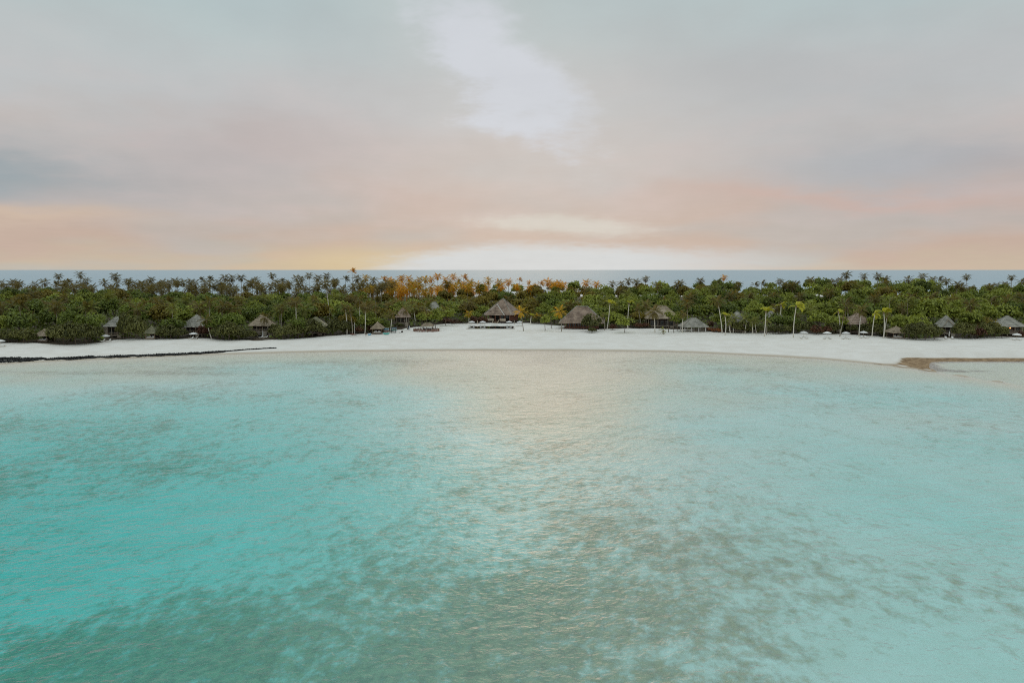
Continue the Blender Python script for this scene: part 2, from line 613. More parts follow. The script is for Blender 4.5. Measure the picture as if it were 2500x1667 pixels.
# ---- ground: sand, wet sand, seabed with weed and coral, forest floor
def ground_mat():
    m, t, out = new_mat('sand_and_seabed')
    geo = t.new('ShaderNodeNewGeometry').outputs['Position']
    x, y, z = t.sep(geo)

    def attr(n):
        a = t.new('ShaderNodeAttribute')
        a.attribute_name = n
        return a.outputs['Fac']
    flat = t.comb(x, y, 0.0)
    nb = t.noise(flat, 0.020, 5.0, 0.6, 0.8)
    ns = t.noise(flat, 0.16, 5.0, 0.62, 0.6)
    nw = t.noise(t.comb(x, t.mul(y, 0.75), 0.0), 0.50, 5.0, 0.64, 0.3)
    nf = t.noise(flat, 1.1, 3.0, 0.6)
    dry = t.mix(t.step(ns, 0.3, 0.7), srgb(232, 228, 219), srgb(242, 240, 233))
    wet = t.mix(ns, srgb(186, 172, 150), srgb(206, 194, 174))
    bed = t.mix(t.step(ns, 0.3, 0.7), srgb(240, 240, 232), srgb(248, 249, 244))
    col = t.mix(t.step(z, 0.05, 0.34), wet, dry)
    bed = t.mix(t.step(z, -1.1, -0.2), bed, srgb(238, 224, 200))  # warmer sand in the shallows; mid-bay it also stands in for reflected glow
    col = t.mix(t.step(z, 0.02, -0.10), col, bed)
    # weed and coral rubble on the seabed
    nm = t.noise(flat, 0.075, 4.0, 0.6, 0.5)
    weed_v = t.add(t.add(t.mul(attr('weed'), 0.50), t.mul(t.sub(nb, 0.5), 0.7)), t.add(t.add(t.mul(t.sub(nm, 0.5), 1.0), t.mul(t.sub(nw, 0.5), 1.5)), t.mul(t.sub(nf, 0.5), 1.0)))
    weed = t.mul(t.step(weed_v, -0.06, 0.62), t.step(z, -0.05, -0.20))
    wcol = t.mix(t.step(nf, 0.35, 0.65), srgb(142, 116, 80), srgb(190, 164, 124))
    col = t.mix(t.mul(weed, 0.70), col, wcol)
    # algae in the tidal pool
    pool = t.mul(t.mul(attr('pool'), t.step(z, 0.20, 0.09)), t.step(t.add(attr('poolalgae'), t.mul(t.sub(ns, 0.5), 1.3)), 0.25, 0.70))
    col = t.mix(pool, col, t.mix(t.step(t.add(t.mul(nw, 0.6), t.mul(nf, 0.4)), 0.35, 0.65), srgb(112, 86, 58), srgb(182, 154, 118)))
    # forest floor
    fl = t.step(t.add(attr('forest'), t.mul(t.sub(ns, 0.5), 0.9)), 0.35, 0.75)
    litter = t.mix(t.step(ns, 0.3, 0.7), (0.045, 0.034, 0.022, 1), (0.11, 0.085, 0.055, 1))
    col = t.mix(fl, col, litter)
    b = principled(t, col, 0.85, 0.25)
    bn = t.new('ShaderNodeBump')
    bn.inputs['Strength'].default_value = 0.35
    bn.inputs['Distance'].default_value = 0.15
    t.put(bn.inputs['Height'], t.add(nf, t.mul(ns, 2.0)))
    t.l.new(bn.outputs[0], b.inputs['Normal'])
    t.l.new(b.outputs[0], out.inputs[0])
    return m


def water_mat():
    m, t, out = new_mat('sea_water')
    geo = t.new('ShaderNodeNewGeometry').outputs['Position']
    x, y, z = t.sep(geo)
    # wind ripples run obliquely across the lagoon
    c, s = math.cos(R(14)), math.sin(R(14))
    xr = t.add(t.mul(x, c), t.mul(y, s))
    yr = t.sub(t.mul(y, c), t.mul(x, s))
    v1 = t.comb(t.mul(xr, 0.60), yr, 0.0)
    v2 = t.comb(t.mul(xr, 0.75), yr, 3.0)
    gust = t.step(t.noise(t.comb(x, t.mul(y, 0.6), 0.0), 0.022, 3.0, 0.55), 0.30, 0.72, 0.55, 1.25)
    h = t.add(t.add(t.mul(t.noise(v1, 0.42, 2.0, 0.5, 0.4), 0.75), t.mul(t.noise(v2, 1.15, 2.0, 0.6, 0.4), 0.50)),
              t.add(t.mul(t.noise(v2, 3.1, 2.0, 0.6), 0.15), t.mul(t.noise(v1, 0.09, 2.0, 0.5), 0.9)))
    bn = t.new('ShaderNodeBump')
    bn.inputs['Strength'].default_value = 1.0
    bn.inputs['Distance'].default_value = 0.55
    t.put(bn.inputs['Height'], t.mul(h, gust))
    # ripples too fine and far to see one by one widen the reflection
    gl = t.new('ShaderNodeBsdfGlossy')
    t.put(gl.inputs['Roughness'], t.step(y, 40.0, 220.0, 0.34, 0.50))
    t.l.new(bn.outputs[0], gl.inputs['Normal'])
    fr = t.new('ShaderNodeFresnel')
    fr.inputs['IOR'].default_value = 1.333
    t.l.new(bn.outputs[0], fr.inputs['Normal'])
    tr = t.new('ShaderNodeBsdfTransparent')
    # light coming back up out of the deep sea beyond the island
    df = t.new('ShaderNodeBsdfDiffuse')
    df.inputs[0].default_value = (0.18, 0.37, 0.48, 1)
    body = t.new('ShaderNodeMixShader')
    t.put(body.inputs[0], t.step(y, 660.0, 900.0))
    t.l.new(tr.outputs[0], body.inputs[1])
    t.l.new(df.outputs[0], body.inputs[2])
    sf = t.new('ShaderNodeMixShader')
    t.put(sf.inputs[0], t.m('MINIMUM', fr.outputs[0], 0.62))    # wave slopes keep the far sea from being a mirror
    t.l.new(body.outputs[0], sf.inputs[1])
    t.l.new(gl.outputs[0], sf.inputs[2])
    t.l.new(sf.outputs[0], out.inputs['Surface'])
    va = t.new('ShaderNodeVolumeAbsorption')
    va.inputs['Color'].default_value = (0.0, 0.89, 0.88, 1)
    va.inputs['Density'].default_value = 0.065
    t.l.new(va.outputs[0], out.inputs['Volume'])
    return m


M['ground'] = ground_mat()
M['water'] = water_mat()

# =====================================================================================
# LAND AND WATER
# =====================================================================================
def build_land():
    gx = np.concatenate([-np.geomspace(26000, 470, 18), np.arange(-460, 461, 3.0), np.geomspace(470, 26000, 18)])
    gy = np.concatenate([[-1500, -600, -250, -100, -40, 0], np.arange(14, 150, 2.5), np.arange(150, 262, 1.4), np.arange(262, 420, 3.0),
                         np.arange(420, 760, 8.0), np.geomspace(770, 26000, 24)])
    X, Y = np.meshgrid(gx, gy)
    Z = land(X, Y)
    nx, ny = len(gx), len(gy)
    idx = np.arange(nx * ny).reshape(ny, nx)
    F = np.stack([idx[:-1, :-1], idx[:-1, 1:], idx[1:, 1:], idx[1:, :-1]], -1).reshape(-1, 4)
    V = np.stack([X, Y, Z], -1).reshape(-1, 3)
    me = mesh_np('beach', V, F, M['ground'], smooth=True)
    x, y = V[:, 0], V[:, 1]
    ys = np.interp(x, SX, SY)
    s = y - ys

    def g(cx, cy, rx, ry):
        p = on_level(cx, cy)
        return np.exp(-((x - p[0]) / rx) ** 2 - ((y - p[1]) / ry) ** 2)
    weed = 0.34 * sst(-y, -165, -60) * (1 - 0.75 * sst(x, 30, 90) * sst(y, 60, 110))
    weed = weed + 0.6 * g(600, 1420, 17, 11) + 0.65 * g(350, 1620, 20, 8) + 0.42 * g(1350, 1560, 13, 12) + 0.25 * g(1720, 1400, 20, 16) + 0.6 * g(60, 1480, 18, 12)
    weed = weed + 0.32 * g(1600, 1250, 20, 22) + 0.3 * g(1250, 1420, 9, 10) + 0.5 * g(250, 1060, 26, 12) + 0.55 * g(150, 1000, 30, 6)
    weed = weed + 0.5 * g(420, 950, 26, 6) + 0.7 * g(300, 906, 60, 4.5) + 0.7 * g(560, 892, 26, 4) + 0.6 * g(850, 880, 36, 5) + 0.4 * g(1500, 880, 50, 6)
    weed = weed + 0.35 * g(1700, 900, 40, 6) - 0.5 * g(500, 1180, 26, 16) - 0.5 * g(2300, 1200, 30, 30) - 0.45 * g(330, 1550, 5, 3) - 0.5 * g(2200, 1560, 10, 12)
    bear = x / np.maximum(y, 1.0)
    pool = (y > 100) * sst(bear, 0.525, 0.535) * sst(y - ys, 0.6, 3.0) * (1 - sst(y, PU + 2.0, PU + 5.0))
    algae = 0.95 - 0.95 * sst(bear, 0.595, 0.65) * (1 - sst(y, PU - 12.0, PU - 7.0) * (1 - sst(bear, 0.74, 0.86))) + 0.7 * g(2365, 903, 9, 3) - 0.5 * g(2300, 915, 10, 4)
    vy = np.interp(x, VX, VY)
    forest = sst(y - vy + (vnoise(x, y, 6, 4) - 0.5) * 4, -0.5, 4.0) * (1 - sst(y, 640, 690))
    for nm, val in (('weed', weed), ('pool', pool), ('poolalgae', algae), ('forest', forest)):
        a = me.attributes.new(nm, 'FLOAT', 'POINT')
        a.data.foreach_set('value', np.asarray(val, np.float32))
    o = link('beach', me)
    tag(o, 'white sand beach running down under the lagoon', None, None, 'structure')
    mb = MB().box((0, 12000, -30), (52000, 26500, 60))
    o = mb.build('water', M['water'])
    tag(o, 'clear turquoise lagoon and the open sea behind the island', None, None, 'structure')


build_land()

# =====================================================================================
# PLANTS: meshes shared by all copies
# =====================================================================================
def leaf_quads(P, N, size, rg, stretch=1.5):
    """one quad per point P, facing roughly N"""
    n = len(P)
    N = N / np.maximum(np.linalg.norm(N, axis=1, keepdims=True), 1e-6)
    a = np.cross(N, rg.normal(size=(n, 3)))
    a /= np.maximum(np.linalg.norm(a, axis=1, keepdims=True), 1e-6)
    b = np.cross(N, a)
    sz = (size * rg.uniform(0.6, 1.35, n))[:, None]
    a, b = a * sz * stretch * 0.5, b * sz * 0.5
    mid = N * sz * 0.12
    V = np.stack([P - a, P - b * 0.9 + mid, P + a, P + b * 0.9 + mid], 1).reshape(-1, 3)
    F = np.arange(4 * n).reshape(-1, 4)
    return V, F


def crown_mesh(name, mat, seed, R0=5.0, H=0.62, lobes=20, per=130, size=0.62, low=-0.25, flat=0.0):
    rg = np.random.default_rng(seed)
    layered = seed % 2 == 1
    P, N, T = [], [], []
    for i in range(lobes):
        d = rg.normal(size=3)
        d /= np.linalg.norm(d)
        d[2] = max(d[2], low) * (1 - flat)
        rr = rg.uniform(0.30, 0.95) * R0
        c = np.array([d[0] * rr, d[1] * rr, d[2] * rr * H + 0.15 * R0])
        r = rg.uniform(0.20, 0.46) * R0
        k = int(per * rg.uniform(0.7, 1.3))
        q = rg.normal(size=(k, 3))
        q /= np.linalg.norm(q, axis=1, keepdims=True)
        q[:, 2] = np.where(q[:, 2] < -0.35, -q[:, 2], q[:, 2])
        rad = r * rg.uniform(0.62, 1.05, k) ** 0.7
        pts = c + q * rad[:, None] * np.array([1.0, 1.0, 0.42 if layered and i % 2 else 0.72])
        P.append(pts)
        N.append(q * 0.7 + rg.normal(size=(k, 3)) * 0.45 + np.array([0, 0, 0.55]))
        T.append(np.clip(rg.normal(0.42, 0.2, k) + rg.uniform(-0.18, 0.18), 0, 1))
    # loose sprays past the outline
    k = int(lobes * per * 0.06)
    q = rg.normal(size=(k, 3))
    q /= np.linalg.norm(q, axis=1, keepdims=True)
    q[:, 2] = np.abs(q[:, 2])
    P.append(q * np.array([1, 1, H]) * (R0 * rg.uniform(0.8, 1.12, k))[:, None] + np.array([0, 0, 0.15 * R0]))
    N.append(q + rg.normal(size=(k, 3)) * 0.5)
    T.append(rg.uniform(0.3, 1.0, k))
    P, N, T = np.concatenate(P), np.concatenate(N), np.concatenate(T)
    V, F = leaf_quads(P, N, size, rg)
    return mesh_np(name, V, F, mat, T)


def trunk_mesh(name, mat, seed, h=6.0, r=0.28, spread=2.2):
    rg = random.Random(seed)
    mb = MB()
    top = Vector((rg.uniform(-.5, .5), rg.uniform(-.5, .5), h * 0.62))
    mb.tube([(0, 0, -0.4), (top.x * .3, top.y * .3, h * .25), top], [r * 1.25, r, r * 0.8], 7)
    for i in range(5):
        a = i * 1.2566 + rg.uniform(-.4, .4)
        e = Vector((math.cos(a) * spread * rg.uniform(.6, 1.1), math.sin(a) * spread * rg.uniform(.6, 1.1), h * rg.uniform(.95, 1.15)))
        mid = top.lerp(e, .5) + Vector((0, 0, .35))
        mb.tube([top - Vector((0, 0, .5)), mid, e], [r * .6, r * .4, r * .18], 5, False)
    return mb.mesh(name, mat, True)


BL = [crown_mesh('broadleaf_crown', M['leaf'], 100 + i, 5.0, 0.62 + 0.05 * (i % 3), 20 + i, 130) for i in range(5)]
BLO = [crown_mesh('broadleaf_crown', M['leaf_olive_glow'], 140 + i, 5.0, 0.64, 22, 130) for i in range(3)]
BLB = [crown_mesh('broadleaf_crown', M['leaf_bright'], 130 + i, 5.0, 0.66, 22, 125) for i in range(4)]
SHC = [crown_mesh('shrub_crown', M['shrub'], 160 + i, 3.0, 0.66, 18, 150, 0.40, -0.1) for i in range(4)]
SHR = [crown_mesh('shrub_crown', M['shrub_red'], 170 + i, 2.0, 0.7, 12, 110, 0.34, -0.2) for i in range(2)]
YTC = [crown_mesh('young_tree_crown', M['leaf_bright'], 180 + i, 2.4, 0.8, 15, 90, 0.34, -0.4) for i in range(2)]
TRK = [trunk_mesh('tree_trunk', M['bark'], 200 + i) for i in range(3)]
STM = [trunk_mesh('shrub_stem', M['bark'], 210 + i, 1.4, 0.09, 0.9) for i in range(2)]


def frond_np(seed, L=3.6, droop=1.05, width=0.95, pairs=13, lw=0.15):
    """one feather leaf along +X, curving downward; returns verts, quads, tone"""
    rg = np.random.default_rng(seed)
    S = 9
    pts = [np.zeros(3)]
    ang = 0.0
    for i in range(S):
        ang -= droop / S * (0.45 + 1.2 * i / S)
        pts.append(pts[-1] + np.array([math.cos(ang), rg.normal() * 0.02, math.sin(ang)]) * L / S)
    pts = np.array(pts)
    V, F, T = [], [], []

    def pos(s):
        k = min(int(s * S), S - 1)
        f = s * S - k
        return pts[k] * (1 - f) + pts[k + 1] * f, (pts[k + 1] - pts[k]) / np.linalg.norm(pts[k + 1] - pts[k])
    for i in range(0, S, 2):       # midrib
        a, b = pts[i], pts[min(i + 2, S)]
        wd = 0.05 * (1 - i / S) + 0.012
        o = len(V)
        V += [a + [0, wd, 0.01], a - [0, wd, -0.01], b - [0, wd * .7, -0.01], b + [0, wd * .7, 0.01]]
        F.append((o, o + 1, o + 2, o + 3))
        T.append(0.9)
    for j in range(pairs):
        s = 0.14 + 0.85 * (j + 0.5) / pairs
        p, t = pos(s)
        ll = width * math.sin(math.pi * min(0.98, s * 0.80 + 0.16)) * rg.uniform(0.85, 1.1)
        for side in (-1, 1):
            d = np.array([0.0, side * 0.82, 0.0]) + t * 0.55 + np.array([0, 0, -0.30 - 0.35 * rg.random()])
            d /= np.linalg.norm(d)
            q = p + d * ll
            mid = p + d * ll * 0.45 + np.array([0, 0, 0.05])
            o = len(V)
            V += [p, mid + t * lw * .5, q, mid - t * lw * .5]
            F.append((o, o + 1, o + 2, o + 3))
            T.append(np.clip(rg.normal(0.45, 0.2), 0, 1))
    return np.array(V), np.array(F), np.array(T)


def frond_plan(kind, n, rg):
    """yaw, pitch and size of every frond in a crown"""
    out = []
    for i in range(n):
        f = i / (n - 1)
        yaw = i * 2.39996 + rg.uniform(-.25, .25)
        if kind == 'round':
            pitch = R(80 - 128 * f ** 0.9) + rg.uniform(-.12, .12)
            sc = (0.72 + 0.34 * math.sin(math.pi * min(1, f + .22))) * rg.uniform(.92, 1.08)
        elif kind == 'wind':        # blown towards the camera's right
            yaw = rg.uniform(-1.25, 1.25) + (math.pi if i % 7 == 6 else 0)
            pitch = R(78 - 72 * f) + rg.uniform(-.15, .15)
            sc = 0.95 * rg.uniform(.85, 1.1)
        else:                       # 'tied': young crown bunched upright, a lobe bent to one side
            if i < n // 2:
                yaw = rg.uniform(-2.8, 2.8)
                pitch = R(rg.uniform(70, 88))
                sc = rg.uniform(.65, .9)
            else:
                yaw = rg.uniform(-.5, .5)
                pitch = R(rg.uniform(38, 66))
                sc = rg.uniform(.7, .95)
        out.append((yaw, pitch, sc))
    return out


FR = {}
for nm, mt in (('palm', 'palm'), ('glow_gold', 'palm_glow_gold'), ('glow_amber', 'palm_glow_amber'), ('green', 'palm_green'), ('yellow', 'palm_yellow')):
    FR[nm] = []
    for i in range(3):
        if nm == 'yellow':
            fv = frond_np(300 + i, 4.0, 2.0, 1.3, 14, 0.46)
        else:
            fv = frond_np(310 + i, 3.9, 1.15 + 0.2 * i, 1.15, 15, 0.23)
        FR[nm].append((mesh_np('palm_frond', *fv[:2], M[mt], fv[2]), fv))


def palm_crown_mesh(col, kind, n, seed):
    rg = random.Random(seed)
    Vs, Fs, Ts, off = [], [], [], 0
    for i, (yaw, pitch, sc) in enumerate(frond_plan(kind, n, rg)):
        V, F, T = FR[col][i % 3][1]
        mt = np.array((Matrix.Rotation(yaw, 3, 'Z') @ Matrix.Rotation(-pitch, 3, 'Y')) * sc)
        Vs.append(V @ mt.T)
        Fs.append(F + off)
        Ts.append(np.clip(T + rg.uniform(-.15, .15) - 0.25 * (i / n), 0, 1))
        off += len(V)
    return mesh_np('palm_crown', np.concatenate(Vs), np.concatenate(Fs), FR[col][0][0].materials[0], np.concatenate(Ts))


PC = {c: [palm_crown_mesh(c, k, n, 400 + i) for i, (k, n) in enumerate((('round', 22), ('round', 26), ('wind', 18), ('round', 19)))] for c in ('palm', 'glow_gold', 'glow_amber', 'green')}
# hub that carries the fronds of a front-row palm: leaf bases and young nuts
hub = MB()
hub.tube([(0, 0, -.35), (0, 0, 0), (0, 0, .5)], [.16, .24, .06], 8)
for i in range(5):
    a = i * 1.257
    hub.tube([(math.cos(a) * .2, math.sin(a) * .2, -.05), (math.cos(a) * .3, math.sin(a) * .3, -.2), (math.cos(a) * .3, math.sin(a) * .3, -.38)], [.08, .14, .06], 6)
HUB = hub.mesh('palm_crown', M['wood'], True)
PT = []
for i in range(5):
    rg_ = random.Random(500 + i)
    lx, ly = rg_.uniform(-1.3, 1.3), rg_.uniform(-.8, .8)
    path = [(lx * (s ** 1.7), ly * (s ** 1.6), -0.4 + 10.4 * s) for s in [k / 8 for k in range(9)]]
    PT.append((MB().tube(path, [.27, .2, .18, .17, .16, .155, .15, .14, .13], 7).mesh('palm_trunk', M['trunk'], True), lx, ly))

# ---- where things stand, for labels -----------------------------------------------------
MARKS = [(-400, 'left picture edge'), (100, 'leftmost cabana'), (284, 'half-hidden villa'), (473, 'grey-green villa'), (636, 'balcony villa'), (771, 'mossy roof'),
         (920, 'boat cabana'), (1041, 'round bar'), (1234, 'pool pavilion'), (1410, 'long hall'), (1618, 'screened villa'), (1697, 'open pavilion'),
         (1805, 'palm-screened hut'), (1962, 'first beach umbrella'), (2102, 'steep villa'), (2196, 'rightmost cabana'), (2319, 'narrow villa'), (2465, 'lamplit villa')]
ORD = ['first', 'second', 'third', 'fourth', 'fifth', 'sixth', 'seventh', 'eighth', 'ninth', 'tenth', 'eleventh', 'twelfth', 'thirteenth', 'fourteenth',
       'fifteenth', 'sixteenth', 'seventeenth', 'eighteenth', 'nineteenth', 'twentieth', 'twenty-first', 'twenty-second', 'twenty-third', 'twenty-fourth', 'twenty-fifth']
ROWS = {}          # row phrase -> [(px, object)]


def later(row, px, o):
    ROWS.setdefault(row, []).append((px, o))


def label_rows():
    for row, items in ROWS.items():
        items.sort(key=lambda i: i[0])
        cnt = {}
        for px, o in items:
            k = max(i for i, mk in enumerate(MARKS) if mk[0] <= max(px, -399))
            n = cnt[k] = cnt.get(k, 0) + 1
            o['label'] = f'{row}, {ORD[min(n, 25) - 1]} right of the {MARKS[k][1]}'


# =====================================================================================
# BUILDINGS
# =====================================================================================
KEEP = []           # (px0, px1, Y): nothing tall in front of these


def keep(px0, px1, Y):
    KEEP.append((px0, px1, Y))


def thatch_roof(name, mat, W, D, ridge, ze, za, parent, courses=8, seed=0, cap=None, over=None):
    """hip roof with stepped, ragged thatch courses; ridge along X"""
    rg = random.Random(seed)
    rx = ridge / 2
    A = [Vector((-W / 2, -D / 2, ze)), Vector((W / 2, -D / 2, ze)), Vector((W / 2, D / 2, ze)), Vector((-W / 2, D / 2, ze))]
    B = [Vector((-rx, 0, za)), Vector((rx, 0, za)), Vector((rx, 0, za)), Vector((-rx, 0, za))]
    mb = MB()
    faces = [(0, 1), (1, 2), (2, 3), (3, 0)]
    for i, j in faces:
        a0, a1, b0, b1 = A[i], A[j], B[i], B[j]
        nrm = (a1 - a0).cross((b0 + b1) / 2 - a0).normalized()
        if nrm.z < 0:
            nrm = -nrm
        for c in range(courses):
            t0, t1 = c / courses, min(1.0, (c + 1.25) / courses)
            seg = max(3, int((a1 - a0).length * (1 - t0) / 0.8) + 2)
            lo, hi, un = [], [], []
            for s in range(seg + 1):
                u = s / seg
                jit = rg.uniform(-.22, .22) / courses if 0 < s < seg else 0
                tt = max(t0 + jit - 0.06 / courses, -0.02)
                p = (a0.lerp(a1, u)).lerp(b0.lerp(b1, u), tt)
                q = (a0.lerp(a1, u)).lerp(b0.lerp(b1, u), t1)
                lift = 0.13 + rg.uniform(-.03, .03)
                lo.append(p + nrm * lift)
                un.append(p - nrm * 0.05)
                hi.append(q + nrm * 0.015)
            pts = lo + hi + un
            k = seg + 1
            fs = []
            for s in range(seg):
                fs.append((s, s + 1, k + s + 1, k + s))
                fs.append((2 * k + s, 2 * k + s + 1, s + 1, s))
            mb.poly(pts, fs)
    # dark underside, 20 cm inside
    dz = Vector((0, 0, -0.12))
    mb.poly([p + dz for p in A] + [B[0] + dz, B[1] + dz], [(0, 1, 5, 4), (1, 2, 5), (2, 3, 4, 5), (3, 0, 4)])
    o = mb.build(name, mat, parent)
    # ridge and hip caps
    cb = MB()
    up = Vector((0, 0, 0.16))
    if ridge > 0.2:
        cb.tube([B[0] + up, B[0].lerp(B[1], .5) + up * 0.9, B[1] + up], .2, 6)
    else:
        cb.tube([B[0] + Vector((0, 0, -.15)), B[0] + Vector((0, 0, .3)), B[0] + Vector((0, 0, .45))], [.35, .25, .05], 7)
    for i in range(4):
        cb.tube([A[i].lerp(B[i], .02) + up, A[i].lerp(B[i], .5) + up, B[i] + up], .13, 5, False)
    cb.build('ridge_cap', cap or mat, o)
    return o


def balustrade(parent, x0, x1, y, z, h=0.95, mat='wood_pale', step=0.32):
    mb = MB()
    mb.box(((x0 + x1) / 2, y, z + h), (x1 - x0, 0.08, 0.09))
    mb.box(((x0 + x1) / 2, y, z + 0.12), (x1 - x0, 0.06, 0.07))
    n = int((x1 - x0) / step)
    for i in range(n + 1):
        mb.box((x0 + (x1 - x0) * i / n, y, z + h / 2), (0.06, 0.05, h))
    return mb.build('railing', M[mat], parent)


def villa(px, pyb, W, D, ridge, ze, za, label, roof='thatch_grey', yaw=0.0, floor=0.9, wall='wood_dark', rail=True, group='thatched villas along the beach', keepout=True, dY=0.0, seed=1, cap=None):
    """thatched villa on a low platform; px, pyb = middle of its front at ground level"""
    p = place(px, pyb)
    p = Vector((p.x * (1 + dY / p.y), p.y + dY, p.z))
    c = Vector((p.x, p.y + D / 2 - 0.6, gz(p.x, p.y + D / 2)))
    t = thing('thatched_villa', label, 'villa', c, yaw, group)
    thatch_roof('roof', M[roof], W, D, ridge, ze, za, t, max(6, int((za - ze) * 1.7)), seed, cap and M[cap])
    iw, idp = W * 0.70, D * 0.62
    mb = MB()
    mb.box((0, 0.3, (floor + ze) / 2 + 0.2), (iw, idp, ze - floor + 0.4))
    wl = mb.build('wall', M[wall], t)
    mb = MB()
    mb.box((0, -0.2, floor - 0.09), (W * 0.84, D * 0.84, 0.16))
    mb.box((0, -0.2, floor - 0.3), (W * 0.82, D * 0.82, 0.18))
    mb.build('deck', M['deck'], t)
    for i in range(4):
        for yy in (-D * 0.38, D * 0.30):
            xx = -W * 0.39 + W * 0.78 * i / 3
            MB().tube([(xx, yy, -0.5), (xx, yy, floor), (xx, yy, ze + 0.25)], [.13, .12, .11], 7).build('post', M['wood_pale' if yy < 0 else 'wood'], t)
    nwin = max(2, int(iw / 2.2))
    for i in range(nwin):
        xx = -iw / 2 + iw * (i + 0.5) / nwin
        ww, hh = iw / nwin * 0.72, (ze - floor) * 0.66
        yy = 0.3 - idp / 2
        f = MB()
        for (bx, bz, sx, sz) in ((0, hh / 2, ww + .12, .1), (0, -hh / 2, ww + .12, .1), (-ww / 2, 0, .1, hh), (ww / 2, 0, .1, hh), (0, 0, .06, hh)):
            f.box((xx + bx, yy - 0.05, floor + 0.15 + hh / 2 + bz), (sx, 0.1, sz))
        fo = f.build('window_frame', M['wood'], t)
        MB().box((xx, yy - 0.02, floor + 0.15 + hh / 2), (ww - .1, 0.03, hh - .1)).build('pane', M['pane'], fo)
    if rail:
        balustrade(t, -W * 0.40, W * 0.40, -D * 0.38 - 0.2, floor)
    st = MB()
    for i in range(3):
        st.box((W * 0.25, -D * 0.42 - 0.75 + 0.3 * i, floor * (i + 0.5) / 3 - 0.05), (1.4, 0.32, floor / 3 + 0.05))
    st.build('steps', M['deck'], t)
    if keepout:
        k = FPX / c.y
        keep(px - W / 2 * k * 0.9, px + W / 2 * k * 0.9, c.y + D * 0.3)
    return t


V1 = villa(277, 824, 7.6, 7.0, 0.4, 4.2, 7.7, 'half-hidden villa, grey thatch peak showing over shrubs with a dark porch', 'thatch_grey', 0.15, seed=2, keepout=False)
keep(262, 292, 300)
V2 = villa(473, 821, 9.2, 8.0, 0.4, 3.6, 8.1, 'villa with steep grey-green pyramid thatch and a balcony above one lounger', 'thatch_grey', -0.12, 1.3, seed=3)
V3 = villa(634, 822, 8.6, 8.0, 0.8, 4.3, 8.2, 'villa with pale thatch and long front balcony beside a leaning palm', 'thatch_tan', 0.0, 2.0, seed=4)
V4 = villa(766, 818, 9.4, 8.0, 0.4, 3.4, 6.9, 'villa with mossy thatch peeping out behind spreading shrubs', 'thatch_moss', 0.1, seed=5, keepout=False)
keep(772, 798, 300)
V5 = villa(982, 797, 7.0, 7.0, 1.0, 4.2, 8.2, 'raised brown-thatched villa on posts behind the round bar fence', 'thatch', 0.1, 1.9, rail=False, seed=6)
V6 = villa(1058, 789, 8.0, 8.0, 2.0, 4.5, 9.0, 'weathered grey roof half buried in trees behind the round bar', 'thatch_grey', 0.1, seed=7, keepout=False, dY=22, rail=False)
V7 = villa(1618, 800, 16.0, 11.0, 4.6, 4.0, 9.4, 'broad villa with pale flat-ridged thatch screened by small trees', 'thatch_tan', 0.0, 0.7, seed=8, rail=False, keepout=False)
keep(1592, 1650, 340)
V8 = villa(1804, 812, 8.2, 7.5, 0.6, 4.4, 8.4, 'hut with grey thatch and a hanging sign, screened by short palms', 'thatch_grey', -0.1, 0.8, seed=9, rail=False, keepout=False)
V9 = villa(1893, 806, 6.0, 6.0, 0.6, 4.6, 8.6, 'small bluish grey roof glimpsed between pale palm trunks', 'thatch_grey', 0.1, seed=10, rail=False, keepout=False, dY=12)
V10 = villa(2102, 815, 11.0, 9.0, 0.4, 3.8, 8.1, 'villa with steep brown-grey pyramid roof behind a pale palm trunk', 'thatch', 0.05, 0.8, seed=11)
V11 = villa(2320, 821, 6.8, 8.0, 0.4, 3.6, 7.7, 'narrow villa with green-grey gabled thatch between dark round shrubs', 'thatch_grey', -0.3, 1.3, seed=12)
V12 = villa(2472, 820, 10.4, 8.5, 0.8, 3.6, 7.5, 'villa with wavy grey thatch and an orange lamp glowing on its porch', 'thatch_grey', -0.1, 1.2, seed=13)
lamp = MB().tube([(-.9, -3.9, 2.95), (-.9, -3.9, 3.1), (-.9, -3.9, 3.25), (-.9, -3.9, 3.38)], [.1, .24, .24, .1], 8).build('lamp', M['lamp'], V12, True)
MB().tube([(-.9, -3.9, 3.38), (-.9, -3.9, 3.7)], .015, 5).build('cord', M['wood_dark'], lamp)
sg = MB().box((1.6, -3.3, 2.9), (0.9, .06, 1.5)).build('hanging_sign', M['wood_pale'], V8)
